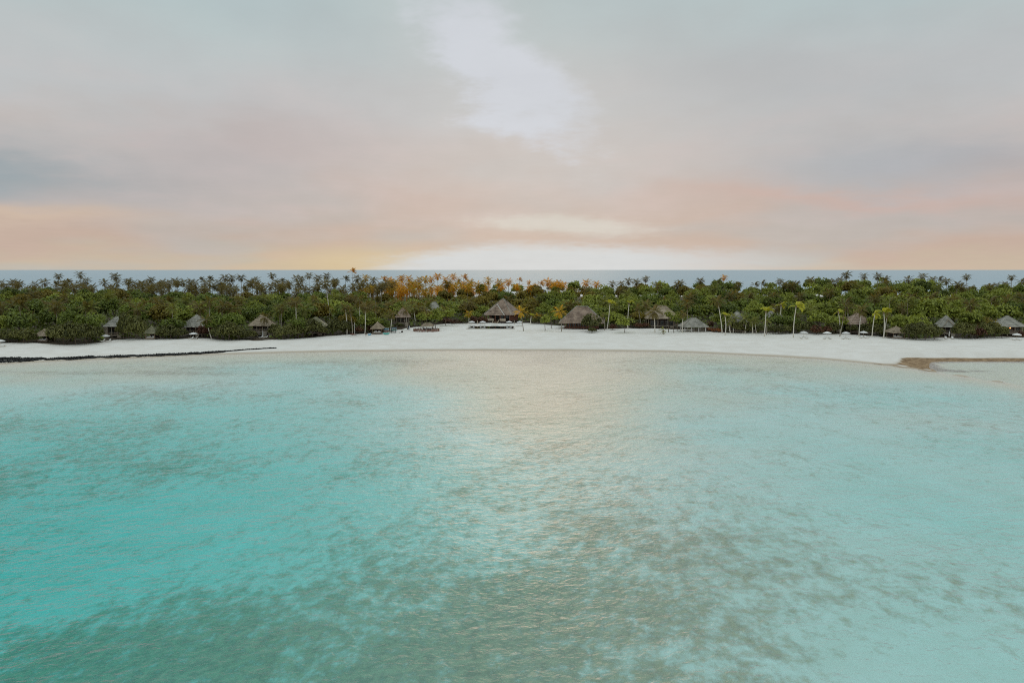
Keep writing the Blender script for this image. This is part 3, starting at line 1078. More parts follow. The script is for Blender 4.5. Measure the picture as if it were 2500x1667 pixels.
# steep little front gables of two villas
def gable(par, x, y, w_, z0, z1, d, mat, cap):
    """small projecting hip roof on the front slope"""
    p0, p1, q0 = Vector((x - w_ / 2, y, z0)), Vector((x + w_ / 2, y, z0)), Vector((x, y + d * 0.55, z1))
    b0, b1 = Vector((x - w_ / 2, y + d, z0)), Vector((x + w_ / 2, y + d, z0))
    rb = Vector((x, y + d, z1))
    mb = MB()
    n = 7
    rg = random.Random(3)
    for (a, b, c, e) in ((p0, p1, q0, q0), (p1, b1, q0, rb), (b0, p0, rb, q0)):
        nr = (b - a).cross(c - a).normalized()
        if nr.z < 0:
            nr = -nr
        for k in range(n):
            t0, t1 = k / n, min(1, (k + 1.2) / n)
            pts = []
            m = 8
            for s in range(m + 1):
                u = s / m
                pts.append(a.lerp(b, u).lerp(c.lerp(e, u), max(0, t0 + rg.uniform(-.02, .02))) + nr * 0.14)
            for s in range(m + 1):
                u = s / m
                pts.append(a.lerp(b, u).lerp(c.lerp(e, u), t1) + nr * 0.02)
            mb.poly(pts, [(s, s + 1, m + 2 + s, m + 1 + s) for s in range(m)])
    o = mb.build('front_roof', M[mat], par)
    cb = MB()
    up = Vector((0, 0, .17))
    cb.tube([p1 + up, p1.lerp(q0, .5) + up, q0 + up], .2, 5, False)
    cb.tube([p0 + up, p0.lerp(q0, .5) + up, q0 + up], .12, 5, False)
    cb.tube([q0 + up, q0.lerp(rb, .5) + up, rb + up], .16, 5, False)
    cb.build('ridge_cap', M[cap], o)


gable(V11, 0.2, -4.3, 4.2, 3.5, 6.3, 4.0, 'thatch_grey', 'thatch_tan')
gable(V2, -1.6, -4.3, 4.0, 3.6, 6.3, 4.0, 'thatch_grey', 'thatch_grey')

# ---- the pool pavilion -------------------------------------------------------------------
p = place(1222, 789)
PV = thing('pavilion', 'large brown thatched pavilion with tiered pyramid roof behind the dark pool', 'pavilion', Vector((p.x + 1.2, p.y + 7.2, gz(p.x, p.y + 7))), R(-24))
thatch_roof('roof', M['thatch'], 15.2, 13.6, 0.5, 4.1, 11.6, PV, 14, 21, M['thatch_grey'])
gable(PV, -1.4, -7.4, 11.0, 3.75, 8.8, 6.4, 'thatch', 'stone')
MB().box((0, 0.8, 2.3), (11.4, 9.2, 4.2)).build('wall', M['wood_red'], PV)
MB().box((0, -0.2, .45), (13.6, 12.6, .9)).build('plinth', M['wood_dark'], PV)
for i in range(6):
    xx = -6.3 + 12.6 * i / 5
    MB().tube([(xx, -6.1, 0), (xx, -6.1, 2), (xx, -6.1, 4.3)], .16, 7).build('post', M['wood_red'], PV)
for xx in (-4.2, -1.4, 1.4, 4.2):
    fo = MB().box((xx, -3.92, 2.5), (2.2, .12, 2.6)).build('door_frame', M['wood'], PV)
    MB().box((xx, -4.02, 2.5), (1.9, .06, 2.3)).build('pane', M['pane'], fo)
for x0, x1 in ((-6.2, -2.3), (1.2, 4.2)):
    sc = MB()
    sc.box(((x0 + x1) / 2, -6.3, 1.62), (x1 - x0, .1, 1.2))
    for k in range(8):
        sc.box((x0 + (x1 - x0) * k / 7, -6.38, 1.62), (.07, .05, 1.24))
    sc.build('screen', M['wood_pale'], PV)
for xx in (-1.9, 0.9):
    sr = MB()
    sr.tube([(xx, -6.4, 1.9), (xx, -7.3, 1.3), (xx, -8.3, .5)], .14, 6)
    sr.tube([(xx, -8.3, -.3), (xx, -8.3, .9)], .12, 6)
    sr.build('stair_rail', M['wood_pale'], PV)
st = MB()
for k in range(5):
    st.box((-.5, -6.7 - .35 * k, .75 - .17 * k), (2.6, .36, .2))
st.build('steps', M['wood'], PV)
keep(1186, 1262, PV.location.y + 3)

# ---- the long hall ---------------------------------------------------------------------
p = place(1424, 804)
HL = thing('hall', 'long thatched hall with flat ridge and red-brown open front', 'hall', Vector((p.x, p.y + 6.5, gz(p.x, p.y + 6))), R(-8))
thatch_roof('roof', M['thatch'], 20.0, 13.0, 5.2, 2.6, 9.5, HL, 14, 22, M['thatch_grey'])
MB().box((0, 1.0, 1.5), (13.4, 8.4, 3.0)).build('wall', M['wood_red'], HL)
MB().box((0, -0.2, .12), (15.4, 11.4, .3)).build('plinth', M['wood_dark'], HL)
for i in range(8):
    xx = -7.3 + 14.6 * i / 7
    MB().tube([(xx, -5.5, 0), (xx, -5.5, 1.5), (xx, -5.5, 2.9)], .13, 7).build('post', M['wood_red'], HL)
for i in range(6):
    xx = -5.4 + 10.8 * i / 5
    fo = MB().box((xx, -3.28, 1.5), (1.7, .12, 2.1)).build('door_frame', M['wood_dark'], HL)
    MB().box((xx, -3.36, 1.5), (1.4, .05, 1.8)).build('pane', M['pane'], fo)
balustrade(HL, -7.2, 7.2, -5.75, .25, .85, 'wood_red', .3)
keep(1376, 1440, HL.location.y + 3)

# ---- open pavilion on white posts --------------------------------------------------------
p = place(1697, 811)
OP = thing('open_pavilion', 'open-sided pavilion, grey thatch on white posts, tables and chairs inside', 'pavilion', Vector((p.x, p.y + 3.6, gz(p.x, p.y + 3))), R(2))
thatch_roof('roof', M['thatch_grey'], 11.2, 8.4, 2.4, 2.1, 5.5, OP, 9, 23)
MB().box((0, 0, .06), (9.6, 7.0, .14)).build('floor', M['stone'], OP)
for xx in (-4.4, -1.5, 1.5, 4.4):
    for yy in (-3.3, 3.3):
        MB().tube([(xx, yy, -.3), (xx, yy, 1.2), (xx, yy, 2.35)], .15, 8).build('post', M['white'], OP)
keep(1664, 1730, OP.location.y + 2)


def table_set(par_p, x, y, rz, label, clabels):
    t = thing('dining_table', label, 'table', par_p + Vector((x, y, .13)), rz, 'tables in the open pavilion')
    MB().tube([(0, 0, .70), (0, 0, .76)], .55, 12).build('table_top', M['wood_pale'], t)
    MB().tube([(0, 0, 0), (0, 0, .05), (0, 0, .1), (0, 0, .7)], [.28, .26, .06, .05], 8).build('pedestal', M['wood'], t)
    for k, a in enumerate((R(180), 0)):
        c = thing('dining_chair', clabels[k], 'chair', par_p + Vector((x + math.cos(a) * .85, y + math.sin(a) * .85, .13)), a, 'chairs in the open pavilion')
        MB().box((0, 0, .44), (.46, .46, .06)).build('seat', M['wood_pale'], c)
        MB().box((.21, 0, .72), (.05, .46, .5), tilt=.12).build('backrest', M['wood_pale'], c)
        for lx in (-.19, .19):
            for ly in (-.19, .19):
                MB().box((lx, ly, .2), (.05, .05, .42)).build('leg', M['wood'], c)


for k, (x, nm) in enumerate(((-3.0, 'leftmost'), (0.0, 'middle'), (3.0, 'rightmost'))):
    table_set(OP.location, x, -1.4, 0.1 * k, f'{nm} round dining table under the open pavilion', (f'pale chair left of the {nm} dining table in the open pavilion', f'pale chair right of the {nm} dining table in the open pavilion'))

# ---- cabanas with day beds ---------------------------------------------------------------
def cabana(px, pyb, label, blabel, W=5.4, roof='thatch_tan', za=4.3, ze=2.2, rz=0.0):
    p = place(px, pyb)
    c = Vector((p.x, p.y + W * .4, gz(p.x, p.y + W * .4)))
    t = thing('cabana', label, 'cabana', c, rz, 'small thatched cabanas with day beds')
    thatch_roof('roof', M[roof], W, W, .1, ze, za, t, 7, int(px))
    MB().box((0, -.1, .28), (W * .82, W * .86, .14)).build('deck', M['deck'], t)
    MB().box((0, -.1, .12), (W * .76, W * .80, .2)).build('joists', M['wood_dark'], t)
    for xx in (-1, 1):
        for yy in (-1, 1):
            MB().tube([(xx * W * .36, yy * W * .36, -.3), (xx * W * .36, yy * W * .36, 1.2), (xx * W * .36, yy * W * .36, ze + .35)], .1, 7).build('post', M['wood'], t)
    MB().box((0, W * .37, 1.45), (W * .7, .1, 2.2)).build('back_screen', M['wood_dark'], t)
    b = thing('day_bed', blabel, 'day bed', c + Vector((0, -W * .22, .35)), rz, 'white day beds in the cabanas')
    MB().box((0, 0, .14), (2.9, 1.7, .26)).build('bed_frame', M['wood'], b)
    MB().box((0, 0, .38), (2.8, 1.6, .22), taper=.95).build('mattress', M['cushion'], b)
    for k in (-1, 1):
        MB().box((k * .7, .6, .66), (1.0, .28, .46), taper=.8).build('pillow', M['cushion'], b)
    for k in (-1, 1):
        MB().box((k * 1.1, .1, .57), (.4, .6, .18), taper=.7).build('bolster', M['cushion'], b)
    k = FPX / c.y
    keep(px - W / 2 * k, px + W / 2 * k, c.y + 1)
    return t


cabana(101, 835, 'cabana with tan pyramid roof pressed against the big shrub mass', 'white day bed in the cabana beside the big shrub mass')
cabana(366, 829, 'cabana with mossy roof sunk in foliage between two villas', 'white day bed in the mossy cabana sunk in foliage', 4.8, 'thatch_moss', 4.6, 2.3)
cabana(920, 816, 'cabana with tan thatch roof next to the parked boats', 'white day bed in the cabana next to the boats', 5.0, 'thatch_tan', 4.6, 2.2)
cabana(2195, 827, 'cabana with pinkish tan roof at the foot of a tall palm', 'white day bed in the cabana below the tall palm', 6.0, 'thatch_tan', 4.4, 2.3)

# ---- parasols and loungers ----------------------------------------------------------------
def parasol_mesh(Rr=1.55, h=2.35, open_=True):
    if open_:
        n = 8
        mb = MB()
        ring0 = [(math.cos(2 * math.pi * k / n) * Rr, math.sin(2 * math.pi * k / n) * Rr, h - .55) for k in range(n)]
        ring1 = [(math.cos(2 * math.pi * k / n) * Rr * .5, math.sin(2 * math.pi * k / n) * Rr * .5, h - .22) for k in range(n)]
        val = [(math.cos(2 * math.pi * k / n) * Rr * 1.0, math.sin(2 * math.pi * k / n) * Rr * 1.0, h - .74) for k in range(n)]
        pts = ring0 + ring1 + val + [(0, 0, h)]
        fs = []
        for k in range(n):
            j = (k + 1) % n
            fs += [(k, j, n + j, n + k), (n + k, n + j, 3 * n), (2 * n + k, 2 * n + j, j, k)]
        mb.poly(pts, fs)
        return mb.mesh('canopy', M['canvas'])
    return MB().tube([(0, 0, .75), (0, 0, .95), (0, 0, 1.7), (0, 0, 2.5), (0, 0, 2.62)], [.2, .24, .17, .09, .02], 8).mesh('canopy', M['canvas'], True)


UM_O, UM_C = parasol_mesh(), parasol_mesh(open_=False)
UM_P = MB().tube([(0, 0, .06), (0, 0, 2.4)], .035, 7).mesh('pole', M['wood_pale'])
UM_B = MB().tube([(0, 0, 0), (0, 0, .07), (0, 0, .1), (0, 0, .2)], [.36, .34, .1, .05], 12).mesh('base', M['stone'])
UM_R = MB()
for k in range(8):
    a = 2 * math.pi * k / 8
    UM_R.tube([(0, 0, 2.2), (math.cos(a) * 1.5, math.sin(a) * 1.5, 1.78)], .015, 4)
UM_R = UM_R.mesh('ribs', M['wood_pale'])
LG_F = MB()
LG_F.box((0, -.36, .30), (1.95, .06, .08)).box((0, .36, .30), (1.95, .06, .08))
for k in range(4):
    LG_F.box((-.8 + k * .53, 0, .31), (.06, .68, .05))
LG_F = LG_F.mesh('frame', M['wood_pale'])
LG_L = MB().box((0, 0, .13), (.07, .07, .3)).mesh('leg', M['wood_pale'])
LG_S = MB().box((-.34, 0, .40), (1.28, .66, .13), taper=.97).mesh('seat_cushion', M['cushion'])
LG_B = MB().box((.58, 0, .62), (.82, .66, .13), tilt=-.72, taper=.97).mesh('back_cushion', M['cushion'])
LG_P = MB().box((.76, 0, .90), (.3, .5, .12), tilt=-.72, taper=.8).mesh('head_pillow', M['canvas'])


def parasol(px, py, label, open_=True, s=1.0):
    q = place(px, py)
    t = thing('beach_umbrella', label, 'umbrella', q, rnd.uniform(0, .7), 'white umbrellas on the beach')
    for nm, me in (('canopy', UM_O if open_ else UM_C), ('pole', UM_P), ('base', UM_B)):
        link(nm, me, t, scale=(s, s, s))
    if open_:
        link('ribs', UM_R, t, scale=(s, s, s))
    return t


def lounger(px, py, rz, label):
    q = place(px, py)
    t = thing('sun_lounger', label, 'sun lounger', q, rz, 'white sun loungers on the sand')
    link('frame', LG_F, t)
    for lx in (-.85, .85):
        for ly in (-.33, .33):
            link('leg', LG_L, t, (lx, ly, 0))
    for nm, me in (('seat_cushion', LG_S), ('back_cushion', LG_B), ('head_pillow', LG_P)):
        link(nm, me, t)
    return t


TW = R(90)      # foot end towards the water
parasol(1, 845, 'white umbrella cut by the left picture edge')
lounger(6, 847, TW - .5, 'white lounger under the umbrella at the left picture edge')
parasol(258, 832, 'white umbrella in front of the half-hidden villa')
lounger(251, 834.5, TW - .25, 'left lounger under the umbrella by the half-hidden villa')
lounger(265, 834.5, TW - .35, 'right lounger under the umbrella by the half-hidden villa')
parasol(473, 826, 'white umbrella below the balcony of the grey-green villa')
lounger(466, 828.5, TW - .9, 'left lounger in front of the grey-green villa')
lounger(476, 828.5, TW - 1.2, 'right lounger in front of the grey-green villa')
parasol(642, 824, 'closed white umbrella before the balcony villa', False)
lounger(637, 825.5, TW - .6, 'left lounger beside the closed umbrella of the balcony villa')
lounger(648, 825.5, TW - 1.0, 'right lounger beside the closed umbrella of the balcony villa')
for i, (px, nm) in enumerate(((1152, 'leftmost'), (1178.5, 'second from the left'), (1243, 'third from the left'), (1269, 'rightmost'))):
    parasol(px, 795, f'white umbrella by the dark pool, {nm} of four', s=.95)
    lounger(px - 6, 797, TW - .2, f'lounger left of the pool umbrella, {nm} umbrella of four')
    lounger(px + 5, 797, TW + .2, f'lounger right of the pool umbrella, {nm} umbrella of four')
for i, (px, py, nm) in enumerate(((1962, 823, 'first'), (2019, 824, 'second'), (2065, 824.5, 'third'), (2108, 822.5, 'fourth'))):
    parasol(px, py, f'{nm} white umbrella from the left on the sand before the palm grove')
    lounger(px - 6, py + 3.2, TW - .3 - .2 * i, f'lounger left under the {nm} umbrella before the palm grove')
    lounger(px + 7, py + 3.4, TW - .4 + .2 * i, f'lounger right under the {nm} umbrella before the palm grove')
parasol(2317, 825, 'closed white umbrella in front of the narrow villa', False)
lounger(2309, 827.5, TW - .4, 'left lounger in front of the narrow villa')
lounger(2325, 827.5, TW - .5, 'right lounger in front of the narrow villa')
parasol(2482, 828.5, 'white umbrella in front of the lamplit villa')
lounger(2476, 831, TW - .3, 'left lounger in front of the lamplit villa')
lounger(2489, 831, TW - .4, 'right lounger in front of the lamplit villa')

# ---- the pool -------------------------------------------------------------------------------
a, b = place(1140, 804), place(1257, 804)
c, d = place(1152, 798), place(1253, 798)
zc = max(a.z, b.z, c.z, d.z)
PLW, PLD = (b.x - a.x + d.x - c.x) / 2, (c.y - a.y)
pc = Vector(((a.x + b.x) / 2, (a.y + c.y) / 2, zc))
pl = thing('swimming_pool', 'dark reflecting pool in a pale stone edge before the pavilion', 'pool', pc, R(-1))
ed = MB()
for (x, y, sx, sy) in ((0, -PLD / 2 - .3, PLW + 1.2, .6), (0, PLD / 2 + .3, PLW + 1.2, .6), (-PLW / 2 - .3, 0, .6, PLD), (PLW / 2 + .3, 0, .6, PLD)):
    ed.box((x, y, .05), (sx, sy, .48))
ed.build('coping', M['stone'], pl)
mp, tp, op_ = new_mat('pool_water')
bw = principled(tp, (0.012, 0.018, 0.018, 1), 0.02, 0.5, IOR=1.33)
bnp = tp.new('ShaderNodeBump')
bnp.inputs['Strength'].default_value = .12
bnp.inputs['Distance'].default_value = .1
tp.put(bnp.inputs['Height'], tp.noise(tp.new('ShaderNodeTexCoord').outputs['Object'], 1.4, 2.0))
tp.l.new(bnp.outputs[0], bw.inputs['Normal'])
tp.l.new(bw.outputs[0], op_.inputs[0])
MB().box((0, 0, .12), (PLW, PLD, .3)).build('pool_water', mp, pl)
q = place(1208, 795)
sp = thing('plunge_pool', 'small dark plunge pool strip behind the large pool', 'pool', q)
MB().box((0, 0, .05), (3.4, 1.5, .3)).build('coping', M['stone'], sp)
MB().box((0, 0, .12), (2.9, 1.1, .2)).build('pool_water', mp, sp)
for px, nm in ((1165.5, 'left'), (1255.5, 'right')):
    t = thing('torch_post', f'short wooden torch post on the {nm} side of the pool deck', 'torch', place(px, 792), 0, 'torch posts by the pool')
    MB().tube([(0, 0, -.2), (0, 0, 1.0), (0, 0, 1.9)], [.13, .11, .12], 7).build('post', M['wood_pale'], t)
    MB().tube([(0, 0, 1.9), (0, 0, 2.0), (0, 0, 2.2)], [.1, .2, .15], 7).build('bowl', M['wood_dark'], t)

# ---- round sunken bar ----------------------------------------------------------------------
q = place(1041, 808)
BR = thing('round_bar', 'round beach bar ringed by a red-brown picket fence under small trees', 'bar', q)
RB = 5.4
for k in range(64):
    a = 2 * math.pi * k / 64
    pk = MB().box((0, 0, .45), (.30, .09, 1.0 + .12 * math.sin(k * 7.3))).build('picket', M['wood_red'], BR) if k == 0 else link('picket', pk0, BR)
    pk0 = pk.data if k == 0 else pk0
    pk.location = (math.cos(a) * RB, math.sin(a) * RB * .9, rnd.uniform(-.08, .1))
    pk.rotation_euler = (0, rnd.uniform(-.06, .06), a + math.pi / 2)
for zz in (.3, .78):
    MB().tube([(math.cos(2 * math.pi * k / 32) * (RB - .1), math.sin(2 * math.pi * k / 32) * (RB - .1) * .9, zz) for k in range(33)], .05, 5, False).build('fence_rail', M['wood'], BR)
for k in range(12):
    a = 2 * math.pi * k / 12 + .1
    MB().tube([(math.cos(a) * (RB + .12), math.sin(a) * (RB + .12) * .9, -.3), (math.cos(a) * (RB + .14), math.sin(a) * (RB + .12) * .9, 1.35)], [.09, .07], 6).build('fence_post', M['wood_pale'], BR)
rf = Vector((0.4, 1.4, 0))
for xx, yy in ((-1.6, .4), (2.4, .4), (-1.6, 2.6), (2.4, 2.6)):
    MB().tube([(xx, yy, -.2), (xx, yy, 2.1)], .09, 6).build('post', M['wood_dark'], BR)
ro = thatch_roof('roof', M['thatch_tan'], 5.4, 4.0, 2.4, 2.0, 3.0, BR, 4, 31)
ro.location = (0.4, 1.5, 0)
MB().box((0.4, 1.2, .55), (3.4, .6, 1.1)).build('counter', M['wood_dark'], BR)
for k in range(5):
    sx = -1.1 + k * .75
    t = thing('bar_stool', f'{ORD[k]} stool from the left at the round bar counter', 'stool', q + Vector((sx, .35, 0)), 0, 'stools at the round bar')
    MB().tube([(0, 0, .68), (0, 0, .75)], .2, 8).build('seat', M['white'], t)
    MB().tube([(0, 0, 0), (0, 0, .03), (0, 0, .06), (0, 0, .68)], [.2, .18, .04, .04], 7).build('stem', M['metal'], t)
keep(1008, 1074, q.y + 6)

# ---- white stair rail of the raised villa
q = place(1006, 794.5)
t = thing('stair_railing', 'white sloping stair rail beside the raised villa', 'railing', q, R(10))
for xx, h0, h1 in ((-1.4, 0, 2.6), (1.3, 0, 1.5)):
    MB().box((xx, 0, (h0 + h1) / 2), (.14, .14, h1 - h0)).build('post', M['white'], t)
for dz in (0, -.8):
    MB().tube([(-1.4, 0, 2.35 + dz), (1.3, 0, 1.4 + dz)], .06, 6).build('rail', M['white'], t)

# ---- boats and boards on the sand ------------------------------------------------------------
def hull_mesh(name, mat, L=4.0, Wd=.8, H=.45):
    S, K = 10, 7
    pts, fs = [], []
    for i in range(S + 1):
        u = i / S * 2 - 1
        wd = Wd / 2 * max(0.03, (1 - abs(u) ** 2.6))
        for k in range(K):
            a = math.pi * k / (K - 1)
            pts.append((u * L / 2, math.cos(a) * wd, H - math.sin(a) * H * (1 - .35 * abs(u) ** 3) + .18 * abs(u) ** 3))
    for i in range(S):
        for k in range(K - 1):
            p = i * K + k
            fs.append((p, p + K, p + K + 1, p + 1))
        fs.append((i * K, i * K + K - 1, (i + 1) * K + K - 1, (i + 1) * K))
    return MB().poly(pts, fs).mesh(name, mat, True)


q = place(864, 821)
ct = thing('catamaran', 'small white beach catamaran with bare upright mast by the palms', 'catamaran', q, R(4))
for yy in (-.9, .9):
    link('hull', hull_mesh('hull', M['white'], 4.2, .42, .5), ct, (0, yy, 0))
MB().box((0, 0, .52), (1.9, 1.7, .04)).build('trampoline', M['wood'], ct)
for xx in (-.95, .95):
    MB().tube([(xx, -.95, .53), (xx, .95, .53)], .05, 6).build('crossbeam', M['metal'], ct)
MB().tube([(.35, 0, .55), (.35, 0, 3), (.33, 0, 5.6)], [.07, .06, .04], 7).build('mast', M['white'], ct)
MB().tube([(.2, 0, .75), (-.3, .1, .95), (-1.5, .3, .8)], [.16, .22, .1], 7).build('furled_sail', M['wood_red'], ct)
q = place(902, 818.5)
pb = thing('pedal_boat', 'small light blue pedal boat on the sand near the cabana', 'boat', q, R(70))
link('hull', hull_mesh('hull', M['blue'], 1.9, 1.2, .5), pb)
MB().box((-.3, 0, .62), (.5, .9, .4), taper=.8).build('seat', M['white'], pb)
q = place(943, 817)
dg_ = thing('dinghy', 'teal dinghy lying on the sand before the board racks', 'dinghy', q, R(-3))
link('hull', hull_mesh('hull', M['teal'], 2.7, 1.15, .75), dg_)
for xx in (-.5, .5):
    MB().box((xx, 0, .62), (.22, .9, .05)).build('thwart', M['white'], dg_)


def rack(px, py, label, boards, rz=0.0):
    q = place(px, py)
    t = thing('board_rack', label, 'rack', q, rz, 'racks for boards and kayaks')
    n = len(boards)
    for xx in (-.85, .85):
        for yy in (-.45, .45):
            MB().box((xx, yy, .2 + .27 * n), (.09, .09, .5 + .54 * n)).build('post', M['wood_dark'], t)
    for k in range(n):
        for xx in (-.85, .85):
            MB().box((xx, 0, .35 + .52 * k), (.06, .95, .06)).build('shelf_bar', M['wood_dark'], t)
        nm, col, lb = boards[k]
        b = thing(nm, lb, nm, q + Vector((0.15 * (k % 2) - .05, 0, .40 + .52 * k)), rz + rnd.uniform(-.05, .05), 'kayaks and boards on the racks')
        link('hull', hull_mesh('hull', M[col], 2.6, .75, .28 if nm == 'kayak' else .12), b)
        if nm == 'kayak':
            MB().box((-.1, 0, .3), (.7, .4, .06)).build('cockpit', M['navy'], b)
        else:
            MB().box((-.9, 0, -.1), (.2, .03, .2)).build('fin', M['navy'], b)
    return t


rack(942, 813, 'left rack stacked with red, white and blue boards beside the cabana', [('kayak', 'red', 'dull red kayak lowest on the left rack'), ('kayak', 'white', 'white kayak second from bottom on the left rack'), ('kayak', 'blue', 'light blue kayak third on the left rack'), ('paddleboard', 'white', 'white paddleboard on top of the left rack')])
rack(961, 812.5, 'right rack with white and blue boards between palm trunks', [('kayak', 'navy', 'dark blue kayak lowest on the right rack'), ('kayak', 'teal', 'teal kayak second on the right rack'), ('paddleboard', 'white', 'white paddleboard third on the right rack'), ('paddleboard', 'blue', 'light blue paddleboard on top of the right rack')])
q = place(998.5, 806)
for k, (dx_, col, lb) in enumerate(((-.3, 'navy', 'dark board standing upright in the sand near the stair rail'), (.3, 'white', 'white board standing upright beside the dark one'))):
    t = thing('surfboard', lb, 'surfboard', q + Vector((dx_, .1 * k, 0)), 0, 'boards standing in the sand')
    o = link('board', hull_mesh('board', M[col], 2.2, .5, .1), t, (0, 0, .95), (0, R(-86), R(80)))
    MB().box((0, .08, .2), (.05, .2, .2)).build('fin', M['navy'], t)
for k, (px, py, col, lb) in enumerate(((977, 812.5, 'white', 'white beanbag on the sand left of the round bar'), (981.5, 811.5, 'wood_dark', 'dark beanbag on the sand left of the round bar'))):
    t = thing('beanbag', lb, 'beanbag', place(px, py), 0, 'beanbags on the sand')
    MB().tube([(0, 0, 0), (0, 0, .08), (0, 0, .3), (.05, .1, .55), (.08, .25, .75)], [.35, .48, .46, .3, .1], 9).build('body', M[col], t, True)
    MB().box((0, -.2, .42), (.5, .3, .1), taper=.7).build('seat_pad', M[col], t)

# ---- a person walking on the sand ------------------------------------------------------------
def person(px, py, label):
    q = place(px, py)
    t = thing('person', label, 'person', q, R(-35))
    J = {'pelvis': (0, 0, .93, .155), 'waist': (0, .01, 1.10, .135), 'chest': (0, 0, 1.32, .16), 'neck': (0, .0, 1.48, .06), 'jaw': (0, -.02, 1.55, .075), 'head': (0, -.01, 1.65, .095), 'top': (0, 0, 1.73, .06)}
    for s, n in ((-1, 'l'), (1, 'r')):
        st = .16 * s
        J['hip' + n] = (.09 * s, 0, .88, .10)
        J['knee' + n] = (.10 * s, -st * .6 - .03, .49, .066)
        J['ank' + n] = (.10 * s, -st, .09, .042)
        J['toe' + n] = (.11 * s, -st - .15, .03, .035)
        J['sh' + n] = (.18 * s, 0, 1.40, .06)
        J['el' + n] = (.25 * s, .03 + st * .35, 1.13, .045)
        J['wr' + n] = (.25 * s, -.05 + st * .7, .90, .032)
        J['hand' + n] = (.25 * s, -.08 + st * .8, .80, .030)
    names = list(J)
    E = [('pelvis', 'waist'), ('waist', 'chest'), ('chest', 'neck'), ('neck', 'jaw'), ('jaw', 'head'), ('head', 'top')]
    for n in 'lr':
        E += [('pelvis', 'hip' + n), ('hip' + n, 'knee' + n), ('knee' + n, 'ank' + n), ('ank' + n, 'toe' + n), ('chest', 'sh' + n), ('sh' + n, 'el' + n), ('el' + n, 'wr' + n), ('wr' + n, 'hand' + n)]
    me = bpy.data.meshes.new('body')
    me.from_pydata([J[n][:3] for n in names], [(names.index(a), names.index(b)) for a, b in E], [])
    me.materials.append(M['skin'])
    o = link('body', me, t)
    o.modifiers.new('skin', 'SKIN')
    for i, n in enumerate(names):
        me.skin_vertices[0].data[i].radius = (J[n][3], J[n][3])
    me.skin_vertices[0].data[0].use_root = True
    sb = o.modifiers.new('sub', 'SUBSURF')
    sb.levels = sb.render_levels = 1
    MB().tube([(0, .0, .78), (0, 0, .95), (0, .01, 1.12), (0, 0, 1.34), (0, 0, 1.45)], [.21, .20, .165, .20, .12], 12).build('shirt', M['cloth_dark'], t, True)
    for s in (-1, 1):
        MB().tube([(.09 * s, 0, .92), (.10 * s, -.06 * s - .02, .62), (.10 * s, -.1 * s - .02, .48)], [.13, .11, .09], 9).build('trouser_leg', M['cloth_dark'], t, True)
    MB().tube([(0, .03, 1.60), (0, .01, 1.70), (0, 0, 1.765)], [.10, .112, .05], 9).build('hair', M['hair'], t, True)
    return t


person(893.5, 821, 'person in dark clothes walking on the sand beside a pale trunk')

# =====================================================================================
# TREES, PALMS AND SHRUBS
# =====================================================================================
def palm_path(base, top, bow):
    b, t = Vector(base), Vector(top)
    d = t - b
    out = []
    for k in range(11):
        s = k / 10
        p = b + Vector((d.x * s ** 1.4, d.y * s ** 1.4, d.z * s))
        p.x += bow * math.sin(math.pi * s)
        out.append(p)
    return out


def front_palm(bx, by, cx, cy, label, col='green', kind='round', n=17, r=.17, size=1.0, trunk='trunk', bow=0.0, name='coconut_palm'):
    """palm of the front row with its fronds as parts; (bx, by) foot and (cx, cy) crown heart in photo pixels"""
    q = place(bx, by)
    topw = at_depth(cx, cy, q.y + rnd.uniform(-.4, .6))
    t = thing(name, label, 'palm', q, 0, 'palms along the front of the grove')
    top = topw - q
    path = palm_path((0, 0, -.3), top, bow)
    MB().tube(path, [r * 1.5, r * 1.1] + [r * (1 - .04 * k) for k in range(9)], 8).build('trunk', M[trunk], t, True)
    cr = link('crown', HUB, t, top, (0, 0, rnd.uniform(0, 6)))
    cr.rotation_euler.z = 0 if kind != 'round' else cr.rotation_euler.z
    rg = random.Random(int(bx * 7 + by))
    for i, (yaw, pitch, sc) in enumerate(frond_plan(kind, n, rg)):
        f = link('frond', FR[col][i % 3][0], cr, (0, 0, .1), None, [sc * size] * 3)
        f.rotation_euler = Euler((0, -pitch, yaw), 'XYZ')
    return t


